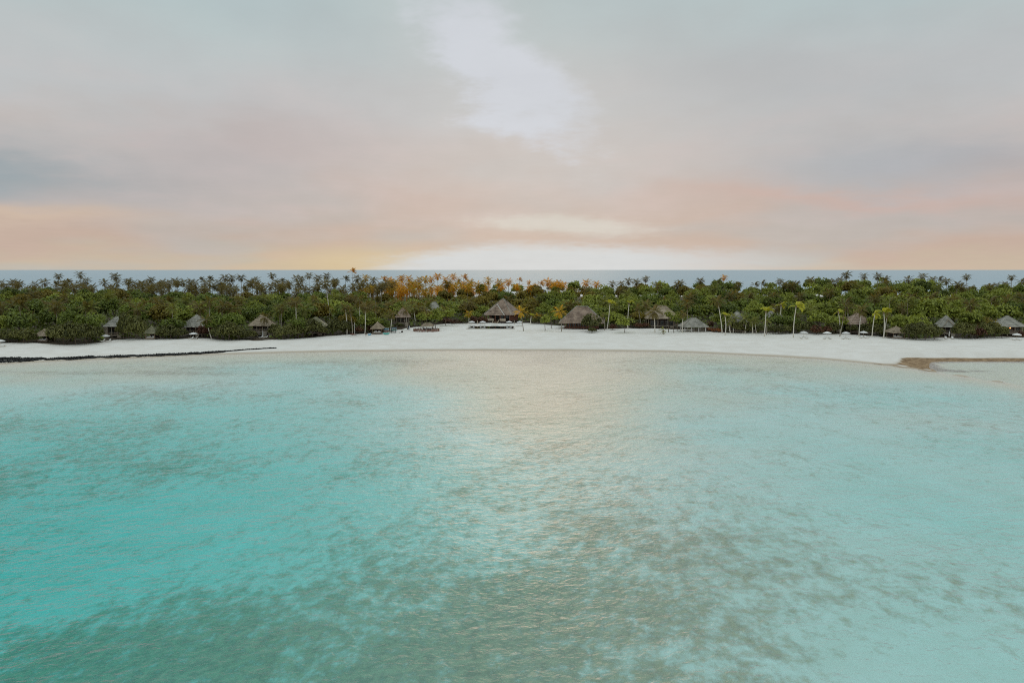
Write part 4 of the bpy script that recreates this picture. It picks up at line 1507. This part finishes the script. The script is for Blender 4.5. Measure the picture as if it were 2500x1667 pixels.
FP = [  # foot px,py, crown px,py, label, colour, kind, fronds, size, trunk
    (87, 822, 73, 774, 'palm with leaning bare trunk behind the leftmost cabana', 'palm', 'round', 16, .95, 'trunk'),
    (517, 827, 504, 781, 'leaning palm draped over dark red shrubs right of the grey-green villa', 'palm', 'round', 18, 1.0, 'trunk_pale'),
    (421, 822, 420, 752, 'bushy palm standing left of the grey-green villa', 'green', 'round', 18, 1.15, 'trunk'),
    (658, 823, 647, 776, 'leaning palm whose fronds hang over the balcony villa roof', 'palm', 'round', 16, .95, 'trunk'),
    (688, 818, 687, 752, 'palm behind the spreading shrubs, first right of the balcony villa', 'palm', 'round', 16, .9, 'trunk'),
    (724, 818, 722, 738, 'palm behind the spreading shrubs, second right of the balcony villa', 'palm', 'round', 18, 1.05, 'trunk_pale'),
    (512, 812, 511, 738, 'palm with pale trunk piece above the dark red shrubs', 'palm', 'round', 18, 1.05, 'trunk_pale'),
    (847, 816, 842, 751, 'slim palm behind the rounded shrub left of the catamaran', 'palm', 'round', 16, .95, 'trunk_pale'),
    (860, 817, 854, 759, 'slightly leaning palm beside the catamaran mast', 'palm', 'round', 15, .9, 'trunk'),
    (891, 814.5, 891, 752, 'straight pale palm just behind the walking person', 'palm', 'round', 18, 1.0, 'trunk_pale'),
    (918, 806, 917, 748, 'palm rising behind the boat cabana', 'palm', 'round', 16, .95, 'trunk'),
    (953, 811, 958, 767, 'drooping palm between the two board racks', 'palm', 'round', 18, 1.0, 'trunk_pale'),
    (937, 802, 942, 772, 'short palm leaning right behind the left board rack', 'green', 'round', 14, .85, 'trunk'),
    (995, 804.5, 990, 758, 'bent palm in front of the raised villa, beside the upright boards', 'palm', 'round', 15, .95, 'trunk'),
    (1015, 794, 1009, 751, 'palm with arching trunk behind the stair rail', 'green', 'round', 18, 1.05, 'trunk_pale'),
    (1144, 790, 1144, 766, 'short glow-painted palm left of the pool', 'glow_amber', 'round', 16, .85, 'trunk_pale'),
    (1278, 808, 1271, 762, 'drooping palm on the sand right of the pool, hiding a roof corner', 'glow_amber', 'round', 18, 1.05, 'trunk'),
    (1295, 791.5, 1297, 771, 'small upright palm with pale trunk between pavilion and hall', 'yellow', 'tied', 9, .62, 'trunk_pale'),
    (1314, 790, 1313, 773, 'short glow-painted palm behind the sand between pavilion and hall', 'glow_amber', 'round', 14, .75, 'trunk_pale'),
    (1371, 809.5, 1366, 762, 'drooping yellow-green palm at the left corner of the long hall', 'glow_amber', 'round', 18, 1.15, 'trunk'),
    (1476, 806, 1472, 768, 'short thin palm just left of the first yellow-crowned palm', 'green', 'round', 12, .62, 'trunk'),
    (1482, 803, 1489, 742, 'yellow-crowned palm with tall white trunk right of the long hall', 'yellow', 'tied', 12, 1.0, 'trunk_pale'),
    (1533, 803, 1536, 741, 'yellow-crowned palm with white trunk behind the round green tree', 'yellow', 'tied', 10, .8, 'trunk_pale'),
    (1563, 801, 1557, 752, 'dark palm with bent trunk left of the screened villa', 'palm', 'round', 15, .95, 'trunk'),
    (1577, 799, 1577, 742, 'dark straight palm beside the left corner of the screened villa', 'palm', 'round', 15, .95, 'trunk'),
    (1599, 812, 1597, 762, 'big spreading palm on the sand before the screened villa', 'palm', 'round', 22, 1.35, 'trunk_pale'),
    (1619, 816.5, 1619, 807, 'ankle-high baby palm on the open sand', 'green', 'round', 9, .62, 'trunk'),
    (1666, 812, 1669, 768, 'slim leaning palm at the left corner of the open pavilion', 'palm', 'round', 15, .9, 'trunk_pale'),
    (1680, 804, 1678, 742, 'palm standing behind the open pavilion roof', 'palm', 'round', 18, 1.05, 'trunk'),
    (1763, 813, 1752, 736, 'tall palm with long tapering trunk right of the open pavilion', 'palm', 'round', 20, 1.15, 'trunk_pale'),
    (1770, 818, 1770, 771, 'palm with upright yellow bud on a white trunk', 'yellow', 'tied', 8, .75, 'trunk_pale'),
    (1784, 813.5, 1780, 785, 'short palm with curved trunk, first of the hut screen', 'green', 'round', 15, .9, 'trunk_pale'),
    (1790, 812.5, 1792, 777, 'short palm, second of the hut screen', 'green', 'round', 15, .95, 'trunk_pale'),
    (1819, 813, 1817, 779, 'short palm with crooked trunk, third of the hut screen', 'green', 'round', 16, 1.0, 'trunk_pale'),
    (1838, 814, 1836, 786, 'short palm, fourth of the hut screen', 'green', 'round', 15, .9, 'trunk_pale'),
    (1847, 813, 1843, 783, 'short palm, fifth of the hut screen', 'green', 'round', 15, .9, 'trunk_pale'),
    (1866, 821, 1870, 761, 'yellow-crowned palm with white trunk standing clear on the sand', 'yellow', 'tied', 12, 1.1, 'trunk_pale'),
    (1871, 817, 1872, 785, 'short green palm close behind the clear-standing yellow palm', 'green', 'round', 13, .8, 'trunk'),
    (1902, 812, 1907, 745, 'pale-trunked palm with wind-blown yellowish crown near the bluish roof', 'yellow', 'wind', 10, .85, 'trunk_pale'),
    (1937, 824, 1944, 748, 'tall pale palm with one yellow frond swept right beside the umbrellas', 'yellow', 'wind', 9, 1.1, 'trunk_pale'),
    (1977, 808, 1980, 756, 'green palm with hanging fronds behind the first umbrella', 'green', 'round', 18, 1.2, 'trunk'),
    (1950, 806, 1947, 770, 'thin palm among foliage left of the first umbrella', 'palm', 'round', 12, .75, 'trunk'),
    (2051, 815, 2047, 762, 'thin palm with bent yellowish top left of the steep villa', 'yellow', 'wind', 7, .7, 'trunk_pale'),
    (2050, 821, 2059, 776, 'thin leaning trunk crossing another palm behind the third umbrella', 'palm', 'round', 10, .6, 'trunk'),
    (2068, 808, 2069, 752, 'straight palm close left of the steep villa roof', 'palm', 'round', 16, 1.0, 'trunk_pale'),
    (2097, 820, 2103, 758, 'thick pale palm trunk in front of the steep villa', 'palm', 'round', 18, 1.1, 'trunk_pale'),
    (2129, 822, 2136, 766, 'thick-trunked palm with yellow crown right of the fourth umbrella', 'yellow', 'wind', 9, .85, 'trunk_pale'),
    (2157, 826, 2158, 764, 'bright yellow-crowned palm on a straight pale trunk', 'yellow', 'tied', 13, 1.1, 'trunk_pale'),
    (2157.5, 823, 2165, 774, 'thin palm sharing a foot with the bright yellow palm', 'palm', 'round', 10, .7, 'trunk_pale'),
    (2196, 812, 2203, 753, 'tall palm leaning above the rightmost cabana', 'palm', 'round', 18, 1.15, 'trunk_pale'),
    (2374, 824, 2388, 797, 'short palm leaning right among dark shrubs beside the narrow villa', 'palm', 'wind', 14, 1.1, 'trunk'),
    (805, 800, 794, 693, 'tall slender palm with long white trunk above the mossy roof', 'palm', 'round', 20, 1.1, 'trunk_pale'),
    (880, 800, 878, 735, 'palm with pale trunk top between catamaran and cabana', 'palm', 'round', 18, 1.1, 'trunk_pale'),
]
for f in FP:
    front_palm(f[0], f[1], f[2], f[3], f[4], f[5], f[6], f[7], .16 if f[9] == 'trunk' else .19, f[8], f[9], rnd.uniform(-.35, .35))


def blocked(px, Y, half):
    for a, b, y in KEEP:
        if px + half > a and px - half < b and Y < y:
            return True
    return False


def simple_palm(px, Y, topy, col, row, v=None, size=1.0):
    x, y = xy_at(px, Y, 720)
    z0 = gz(x, y)
    ztop = at_depth(px, topy, y).z - 1.6 * size        # crown heart below the highest frond tips
    h = max(5.0, ztop - z0)
    t = thing('coconut_palm', None, 'palm', (x, y, z0), 0, 'coconut palms inside the grove')
    me, lx, ly = PT[rnd.randrange(5)]
    a = rnd.uniform(0, 6.28)
    link('trunk', me, t, None, (0, 0, a), (1, 1, h / 10.0))
    tx, ty = lx * math.cos(a) - ly * math.sin(a), lx * math.sin(a) + ly * math.cos(a)
    v = rnd.choice((0, 0, 1, 1, 3, 2)) if v is None else v
    s = size * rnd.uniform(.92, 1.1)
    link('crown', PC[col][v], t, (tx, ty, h), (rnd.uniform(-.12, .12), rnd.uniform(-.12, .12), 0 if v == 2 else rnd.uniform(0, 6.28)), (s, s, s))
    later(row, px, t)
    return t


# palms that stand out against the sea, photo px, py of the crown top
SKY = [(30, 684), (55, 688), (110, 684), (145, 669), (168, 682), (197, 665), (215, 680), (255, 684), (287, 670), (312, 682), (345, 686), (371, 678), (400, 684),
       (428, 681), (450, 684), (471, 683), (492, 678), (512, 676), (535, 684), (553, 672), (566, 673), (590, 672), (612, 684), (626, 680), (665, 668), (690, 681), (705, 686), (722, 673),
       (740, 676), (756, 667), (777, 673), (802, 668), (822, 680), (862, 657), (845, 675), (872, 674), (896, 673), (916, 678), (934, 676), (958, 680), (981, 674), (999, 674), (1022, 678),
       (1038, 676), (1052, 677), (1070, 669), (1088, 676), (1105, 670), (1132, 672), (1120, 684), (1146, 684), (1163, 690), (1195, 679), (1218, 683), (1243, 683), (1260, 695), (1270, 679),
       (1292, 686), (1322, 687), (1340, 683), (1361, 686), (1376, 690), (1396, 696), (1430, 685), (1457, 688), (1495, 688), (1515, 688), (1531, 682), (1550, 683), (1574, 676),
       (1660, 686), (1710, 680), (1765, 673), (1800, 690), (1842, 690), (1860, 687), (1902, 682), (1920, 690), (1942, 688), (2050, 679), (2064, 666), (2107, 669), (2141, 669), (2160, 676), (2215, 676), (2252, 670),
       (2275, 677), (2292, 677), (2312, 681), (2336, 688), (2358, 672), (2413, 696), (2430, 692), (2455, 690), (2470, 673), (2492, 682), (2510, 686)]
for i, (px, py) in enumerate(SKY):
    glow_gold = 930 < px < 1480 or px in (862, 1765) or (800 < px < 930 and i % 3 == 0)  # palms whose leaf colour carries the painted sunset glow
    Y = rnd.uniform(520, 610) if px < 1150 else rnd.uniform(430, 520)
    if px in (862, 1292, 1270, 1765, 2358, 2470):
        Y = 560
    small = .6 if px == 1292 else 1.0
    cl = ('glow_amber' if (rnd.random() < .38 and 960 < px < 1250) or (px < 930 and px != 862) else 'glow_gold') if glow_gold else 'palm'
    lb_ = {'glow_gold': 'glow-painted orange palm of the rear row against the sea', 'glow_amber': 'glow-painted yellow palm of the rear row against the sea', 'palm': 'brownish palm of the rear row against the sea'}[cl]
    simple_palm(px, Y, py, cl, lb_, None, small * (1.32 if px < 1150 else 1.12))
# a second and third file of palms behind the left half, trunks clear below
for i in range(52):
    px = -30 + i * 23.0 + rnd.uniform(-6, 6)
    Y = rnd.uniform(440, 560)
    topy = rnd.uniform(684, 708) + (8 if i % 3 == 0 else 0)
    simple_palm(px, Y, topy, 'glow_amber' if px > 950 and rnd.random() < .8 else 'palm', 'palm of the crowded second-last row', None, 1.3)
# palms in the middle of the wood are placed after the canopy profile is known
# past three hundred palms the rest of the grove reads as one mass of fronds
def palm_thicket(col, count, spots, label):
    rg = random.Random(count)
    Vs, Fs, Ts, off = [], [], [], 0
    allf = [f[1] for f in FR[col]]
    for i in range(count):
        px = spots(i, rg)
        Y = rg.uniform(455, 540)
        ty = rg.uniform(685, 716) if px < 1165 else rg.uniform(690, 706) if px < 1500 else rg.uniform(700, 720)
        c = at_depth(px, ty + 5, Y)
        for k, (yaw, pitch, sc) in enumerate(frond_plan('round', 15, rg)):
            V, F, T = allf[k % 3]
            mt = np.array((Matrix.Rotation(yaw, 3, 'Z') @ Matrix.Rotation(-pitch, 3, 'Y')) * sc * 1.3)
            Vs.append(V @ mt.T + np.array(c))
            Fs.append(F + off)
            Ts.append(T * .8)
            off += len(V)
        zb = gz(c.x, c.y)
        lo = np.array([[c.x + .17 * a, c.y + .17 * b, zb - .3] for a, b in ((-1, -1), (1, -1), (1, 1), (-1, 1))])
        hi = np.array([[c.x + .11 * a, c.y + .11 * b, c.z] for a, b in ((-1, -1), (1, -1), (1, 1), (-1, 1))])
        Vs += [lo, hi]
        Fs.append(np.array([[k, (k + 1) % 4, 4 + (k + 1) % 4, 4 + k] for k in range(4)]) + off)
        Ts.append(np.full(4, .6))
        off += 8
    me = mesh_np('palm_thicket', np.concatenate(Vs), np.concatenate(Fs), FR[col][0][0].materials[0], np.concatenate(Ts))
    tag(link('palm_thicket', me), label, 'palm grove', None, 'stuff')


palm_thicket('palm', 230, lambda i, g: g.uniform(-40, 960) if i < 190 else g.uniform(1500, 2540), 'mass of indistinct brown-green palms filling the rear of the grove')
palm_thicket('glow_gold', 55, lambda i, g: g.uniform(930, 1160) if i < 40 else g.uniform(1180, 1400), 'mass of indistinct palms painted with orange glow above the round bar')
palm_thicket('glow_amber', 45, lambda i, g: g.uniform(880, 1180), 'mass of indistinct palms painted with yellow glow left of the pool pavilion')

# broadleaf trees, row behind row, each showing above the one before it
CANB = [(-100, 708), (0, 708), (300, 708), (450, 720), (600, 714), (850, 718), (1000, 728), (1100, 716), (1180, 702), (1300, 699), (1420, 694), (1500, 696), (1560, 692), (1600, 684), (1660, 690),
        (1730, 686), (1780, 694), (1860, 702), (1920, 690), (1985, 680), (2060, 680), (2130, 684), (2220, 680), (2280, 686), (2350, 700), (2400, 703), (2450, 696), (2560, 690)]
CX, CYB = np.array([c[0] for c in CANB]), np.array([c[1] for c in CANB])
ROWN = ['front file', 'second file', 'third file', 'fourth file', 'fifth file', 'last file']
STEP = [52, 50, 49, 48, 46, 44]
NT_COUNT = 0
for r in range(6):
    px = -50 + 17 * r
    while px < 2560:
        pxx = px + rnd.uniform(-12, 12)
        px += STEP[r] * rnd.uniform(.9, 1.1)
        t_ = r / 5
        vy = 290.0
        for _ in range(5):
            vy = float(np.interp(xy_at(pxx, vy, 825)[0], VX, VY))
        Yb = 452 if pxx < 1120 else 485
        Y = vy + 7 + (Yb - vy - 7) * t_ ** 1.15 + rnd.uniform(-4, 5)
        ytop = 762 + (float(np.interp(pxx, CX, CYB)) - 762) * t_ ** 0.7 + rnd.uniform(-8, 7)
        if r == 0:
            ytop += rnd.uniform(-2, 16)
        k = FPX / Y
        rad = rnd.uniform(4.2, 7.6) if r else rnd.uniform(3.4, 5.4)
        if blocked(pxx, Y - rad * .4, rad * k * .72):
            if r < 2:
                continue
            Y += 25
        x, y = xy_at(pxx, Y, 740)
        z0 = gz(x, y)
        zt = at_depth(pxx, ytop, y).z
        H = max(5.0, zt - z0)
        bright = rnd.random() < (.45 if pxx > 1350 else .25 if pxx > 1100 else .18) + .10 * t_
        olive = not bright and rnd.random() < (.9 if 930 < pxx < 1420 and r > 2 else .75 if 1080 < pxx < 1560 else .35 if 800 < pxx < 1800 else .12)  # olive crowns massed mid-wood to spread the glow painted on the palms
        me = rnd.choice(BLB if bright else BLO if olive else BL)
        s = rad / 5.0
        top_rel = 5.0 * .80 * s           # crown top above crown origin
        t = thing('broadleaf_tree', None, 'tree', (x, y, z0), rnd.uniform(0, 6.28), 'broadleaf trees of the island wood')
        zs = min(1.25, max(.8, H / (rad * 1.6)))
        link('trunk', rnd.choice(TRK), t, None, None, (1, 1, max(.5, (H - top_rel * zs) / 6.0)))
        link('crown', me, t, (0, 0, H - top_rel * zs), None, (s, s, s * zs))
        later(('bright green' if bright else 'olive' if olive else 'dark green') + ' tree in the wood\'s ' + ROWN[r], pxx, t)
        NT_COUNT += 1

# palms standing up out of the middle of the wood
for i in range(92):
    px = -30 + i * 28 + rnd.uniform(-12, 12)
    if 1130 < px < 1400 and i % 3:
        continue
    vy = 290.0
    for _ in range(5):
        vy = float(np.interp(xy_at(px, vy, 825)[0], VX, VY))
    t_ = rnd.choice((.12, .25, .4, .55, .7, .85)) if px > 1400 else rnd.choice((.12, .25, .4, .55))
    Yb = 452 if px < 1120 else 485
    Y = vy + 4 + (Yb - vy) * t_ ** 1.15
    if blocked(px, Y - 4, 9):
        Y += 38
    topy = 762 + (float(np.interp(px, CX, CYB)) - 762) * t_ ** 0.7 - rnd.uniform(4, 15)
    simple_palm(px, Y, max(topy, 676), rnd.choice(('palm', 'green', 'palm')), 'palm rising from the middle of the wood', None, 1.2)

# shrubs at the edge of the sand: px, py of the foot, width and height in metres, kind
SHR_L = [(14, 836, 6, 4.5, 0), (48, 838, 7.5, 5.5, 0), (72, 837, 4, 3.6, 1), (127, 837, 7, 6.0, 0), (148, 842, 7, 6.6, 0), (176, 843, 8, 8.2, 0), (203, 841, 7.5, 7.5, 0), (228, 834, 5.5, 5.5, 0),
         (298, 828, 5, 7.5, 0), (308, 829, 6, 10.0, 0), (326, 830, 7, 8.5, 0), (343, 829, 5, 6.5, 0), (394, 828, 5, 5.0, 0), (412, 828, 7, 5.2, 0), (436, 827, 5.5, 4.0, 0), (492, 824, 5, 4.8, 2), (505, 823, 5, 4.6, 2),
         (529, 830, 6, 5.6, 0), (553, 832, 8, 7.0, 0), (578, 830, 6, 5.4, 0), (592, 829, 4.5, 3.6, 1), (610, 828, 4.5, 3.4, 1), (617, 820, 3, 3.0, 0), (668, 824, 5, 5.0, 0), (690, 829, 6.5, 5.4, 0), (712, 827, 7, 6.2, 0),
         (737, 825, 7.5, 6.6, 0), (760, 823, 8, 7.2, 0), (782, 820, 5, 4.2, 0), (814, 818, 6, 6.8, 0), (834, 817, 7, 6.2, 0), (850, 815, 5, 4.0, 0), (876, 815, 4.5, 3.0, 2), (884, 814, 4, 4, 1), (903, 813, 4, 3.0, 2),
         (973, 800, 4, 2.2, 0), (1090, 790, 7, 2.4, 2), (1112, 790.5, 5.5, 2.0, 2), (1128, 790, 4, 2.6, 1), (1160, 789.5, 5, 3.4, 2), (1178, 789.5, 5, 3.2, 2), (1305, 790.5, 4.5, 3.2, 0), (1320, 791, 5, 3.6, 0),
         (1446, 810, 8, 8.0, 0), (1432, 803, 6, 6.5, 0), (1446, 813, 3.4, 2.4, 1), (1496, 806, 3.6, 2.6, 2), (1502, 801, 4, 4.4, 0), (1545, 800, 4.5, 4.2, 0), (1560, 802, 5, 2.4, 2), (1577, 801, 4, 2.4, 2),
         (1737, 809, 4, 1.5, 3), (1748, 810.5, 4, 1.6, 3), (1757, 811.5, 3, 1.4, 3), (1733, 803, 4, 3.4, 2), (1803, 813.5, 4.5, 4.6, 0), (1828, 813, 3.6, 2.6, 0), (1860, 813, 5, 3.4, 0), (1888, 815, 4, 3.4, 1), (1903, 816, 5, 3.6, 1),
         (1920, 815, 4.5, 3.4, 1), (1948, 814, 5, 5.4, 0), (1975, 814, 5.5, 4.6, 0), (1996, 817, 5, 3.6, 2), (2023, 816, 4.6, 3.4, 2), (2040, 816, 5, 5.0, 0), (2082, 816, 4.4, 4.4, 0), (2118, 819, 5.5, 5.0, 0), (2142, 820, 5, 4.4, 0), (2165, 822, 4.5, 4.2, 0),
         (2225, 828, 6, 5.2, 0), (2244, 830, 7.5, 6.4, 0), (2266, 831, 7.5, 6.4, 0), (2288, 829, 6, 5.4, 0), (2344, 827, 5, 5.6, 0), (2358, 828, 6.5, 6.4, 0), (2390, 827, 6, 4.4, 2), (2410, 826, 6, 5.6, 0), (2434, 825, 6, 5.8, 0), (2450, 825, 4.5, 4.6, 0), (2500, 824, 3.5, 2.4, 2)]
KN = ['dark green shrub', 'olive green bush', 'red-brown bush', 'low orange-leaved bush']
for px, py, wd, ht, kd in SHR_L:
    q = place(px, py)
    t = thing('shrub', None, 'shrub', q + Vector((0, wd * .25, 0)), rnd.uniform(0, 6.28), 'shrubs along the edge of the sand')
    if kd in (0, 1):
        me, r0 = SHC[rnd.randrange(4)], 3.0
    else:
        me, r0 = SHR[rnd.randrange(2)], 2.0
    s = wd / 2 / r0
    sz = ht / (r0 * 1.32)
    link('stem', STM[rnd.randrange(2)], t, None, None, (s, s, max(.4, ht * .4)))
    cr = link('crown', me, t, (0, 0, ht * .34), None, (s, s, sz))
    if kd == 3:
        for sl in cr.material_slots:
            sl.link = 'OBJECT'
            sl.material = M['flower']
    later(KN[kd] + ' at the sand edge', px, t)

# young light-green trees standing on the sand
for px, py, wd, ht, lb in ((1331, 807, 4.6, 7.0, 'small light green tree on the sand between pool palm and hall'), (1346, 802, 4.4, 9.0, 'slender light green tree left of the long hall'),
                           (1525, 812, 7.6, 7.0, 'round light green tree on thin stems right of the long hall'), (1632, 811, 3.6, 9.5, 'small tree with leaning trunk before the screened villa'),
                           (1645, 812, 3.6, 8.0, 'middle small tree before the screened villa'), (1653, 808.5, 3.6, 8.5, 'small tree beside the right corner of the screened villa'),
                           (1063, 802, 7.0, 8.5, 'wide pale green tree overhanging the round bar'), (1088, 795, 9.5, 9.0, 'large pale green tree right of the round bar'), (1030, 798, 5, 7.0, 'small olive tree behind the round bar fence')):
    q = place(px, py)
    t = thing('young_tree', lb, 'tree', q, rnd.uniform(0, 6.28), 'young trees on the sand')
    s = wd / 2 / 2.4
    ch = min(ht * .72, wd * 1.15)
    link('trunk', TRK[1], t, None, None, (.45, .45, (ht - ch * .4) / 6.0))
    link('crown', YTC[rnd.randrange(2)], t, (0, 0, ht - ch * .62), None, (s, s, ch / (2.4 * 2 * .8)))

label_rows()


# low growth that fills the wood below the crowns: nobody could count it
def undergrowth():
    rg = np.random.default_rng(77)
    n = 60000
    px = rg.uniform(-120, 2620, n)
    Y = 252 + 230 * rg.random(n) ** 1.35
    x = (px - 1250) / FPX * Y * 1.01
    vy = np.interp(x, VX, VY)
    ok = (Y > vy + 3.5)
    for a, b, yk in KEEP:
        ok &= ~((px > a - 4) & (px < b + 4) & (Y < yk))
    px, Y, x, vy = px[ok], Y[ok], x[ok], vy[ok]
    dpt = np.clip((Y - vy) / 60.0, 0, 1)
    h = (1.0 + 5.5 * dpt) * (0.55 + 0.9 * vnoise(x, Y, 7, 9)) * rg.random(len(x)) ** .5
    P = np.stack([x, Y, land(x, Y) + h], -1)
    N = rg.normal(size=P.shape) * .5 + np.array([0, -.25, .9])
    V, F = leaf_quads(P, N, 0.95, rg)
    me = mesh_np('undergrowth', V, F, M['leaf'], np.clip(rg.normal(.3, .2, len(P)), 0, 1))
    tag(link('undergrowth', me), 'dark leafy undergrowth filling the wood below the crowns', 'undergrowth', None, 'stuff')


undergrowth()


# ---- dark line of seaweed washed up on the left of the beach ----------------------------------
def seaweed():
    rg = np.random.default_rng(5)
    top = [(-120, 884), (0, 876.5), (130, 873), (250, 869), (420, 862), (530, 857.5), (600, 854.8), (650, 852.6), (675, 852)]
    bot = [(-120, 897), (0, 887), (130, 881), (250, 875), (420, 869.5), (530, 863), (600, 857), (650, 853.8), (675, 852.4)]
    tp_ = np.array([on_level(a, b, .35) for a, b in top])
    bt = np.array([on_level(a, b, .2) for a, b in bot])
    u = rg.random(20000)
    seg = u * (len(top) - 1)
    k = np.minimum(seg.astype(int), len(top) - 2)
    f = (seg - k)[:, None]
    A = tp_[k] * (1 - f) + tp_[k + 1] * f
    B = bt[k] * (1 - f) + bt[k + 1] * f
    v = rg.beta(1.6, 1.6, len(u))[:, None]
    p = A * (1 - v) + B * v
    edge = vnoise(p[:, 0], p[:, 1], 2.2, 4) - .5
    p[:, 1] += edge * 2.0 * (1 - u) ** .4
    lim = .12 + .75 * vnoise(p[:, 0], p[:, 1] * 0, 5.0, 7) + .3 * (vnoise(p[:, 0], p[:, 1] * 0, 1.3, 8) - .5)
    keepm = (rg.random(len(u)) < np.clip((1.0 - u) / .22, .05, 1.0)) & (np.abs(v[:, 0] - .45) < lim * .46 + .04)
    p, v = p[keepm], v[keepm]
    z = land(p[:, 0], p[:, 1]) + rg.random(len(p)) * .12 * np.sin(math.pi * v[:, 0]) + .02
    P = np.column_stack([p, z])
    N = rg.normal(size=P.shape) * .5 + np.array([0, -.2, 1])
    V, F = leaf_quads(P, N, .36, rg, 2.0)
    mat = leaf_mat('dark_seaweed', (0.010, 0.012, 0.013), (0.050, 0.050, 0.042), .05, (.03, .03, .02))
    tag(link('seaweed', mesh_np('seaweed', V, F, mat, rg.random(len(P)) * .6)), 'dark line of washed-up seaweed along the waterline at left', 'seaweed', None, 'stuff')


seaweed()
print('broadleaf', NT_COUNT, 'objects', len(bpy.data.objects))
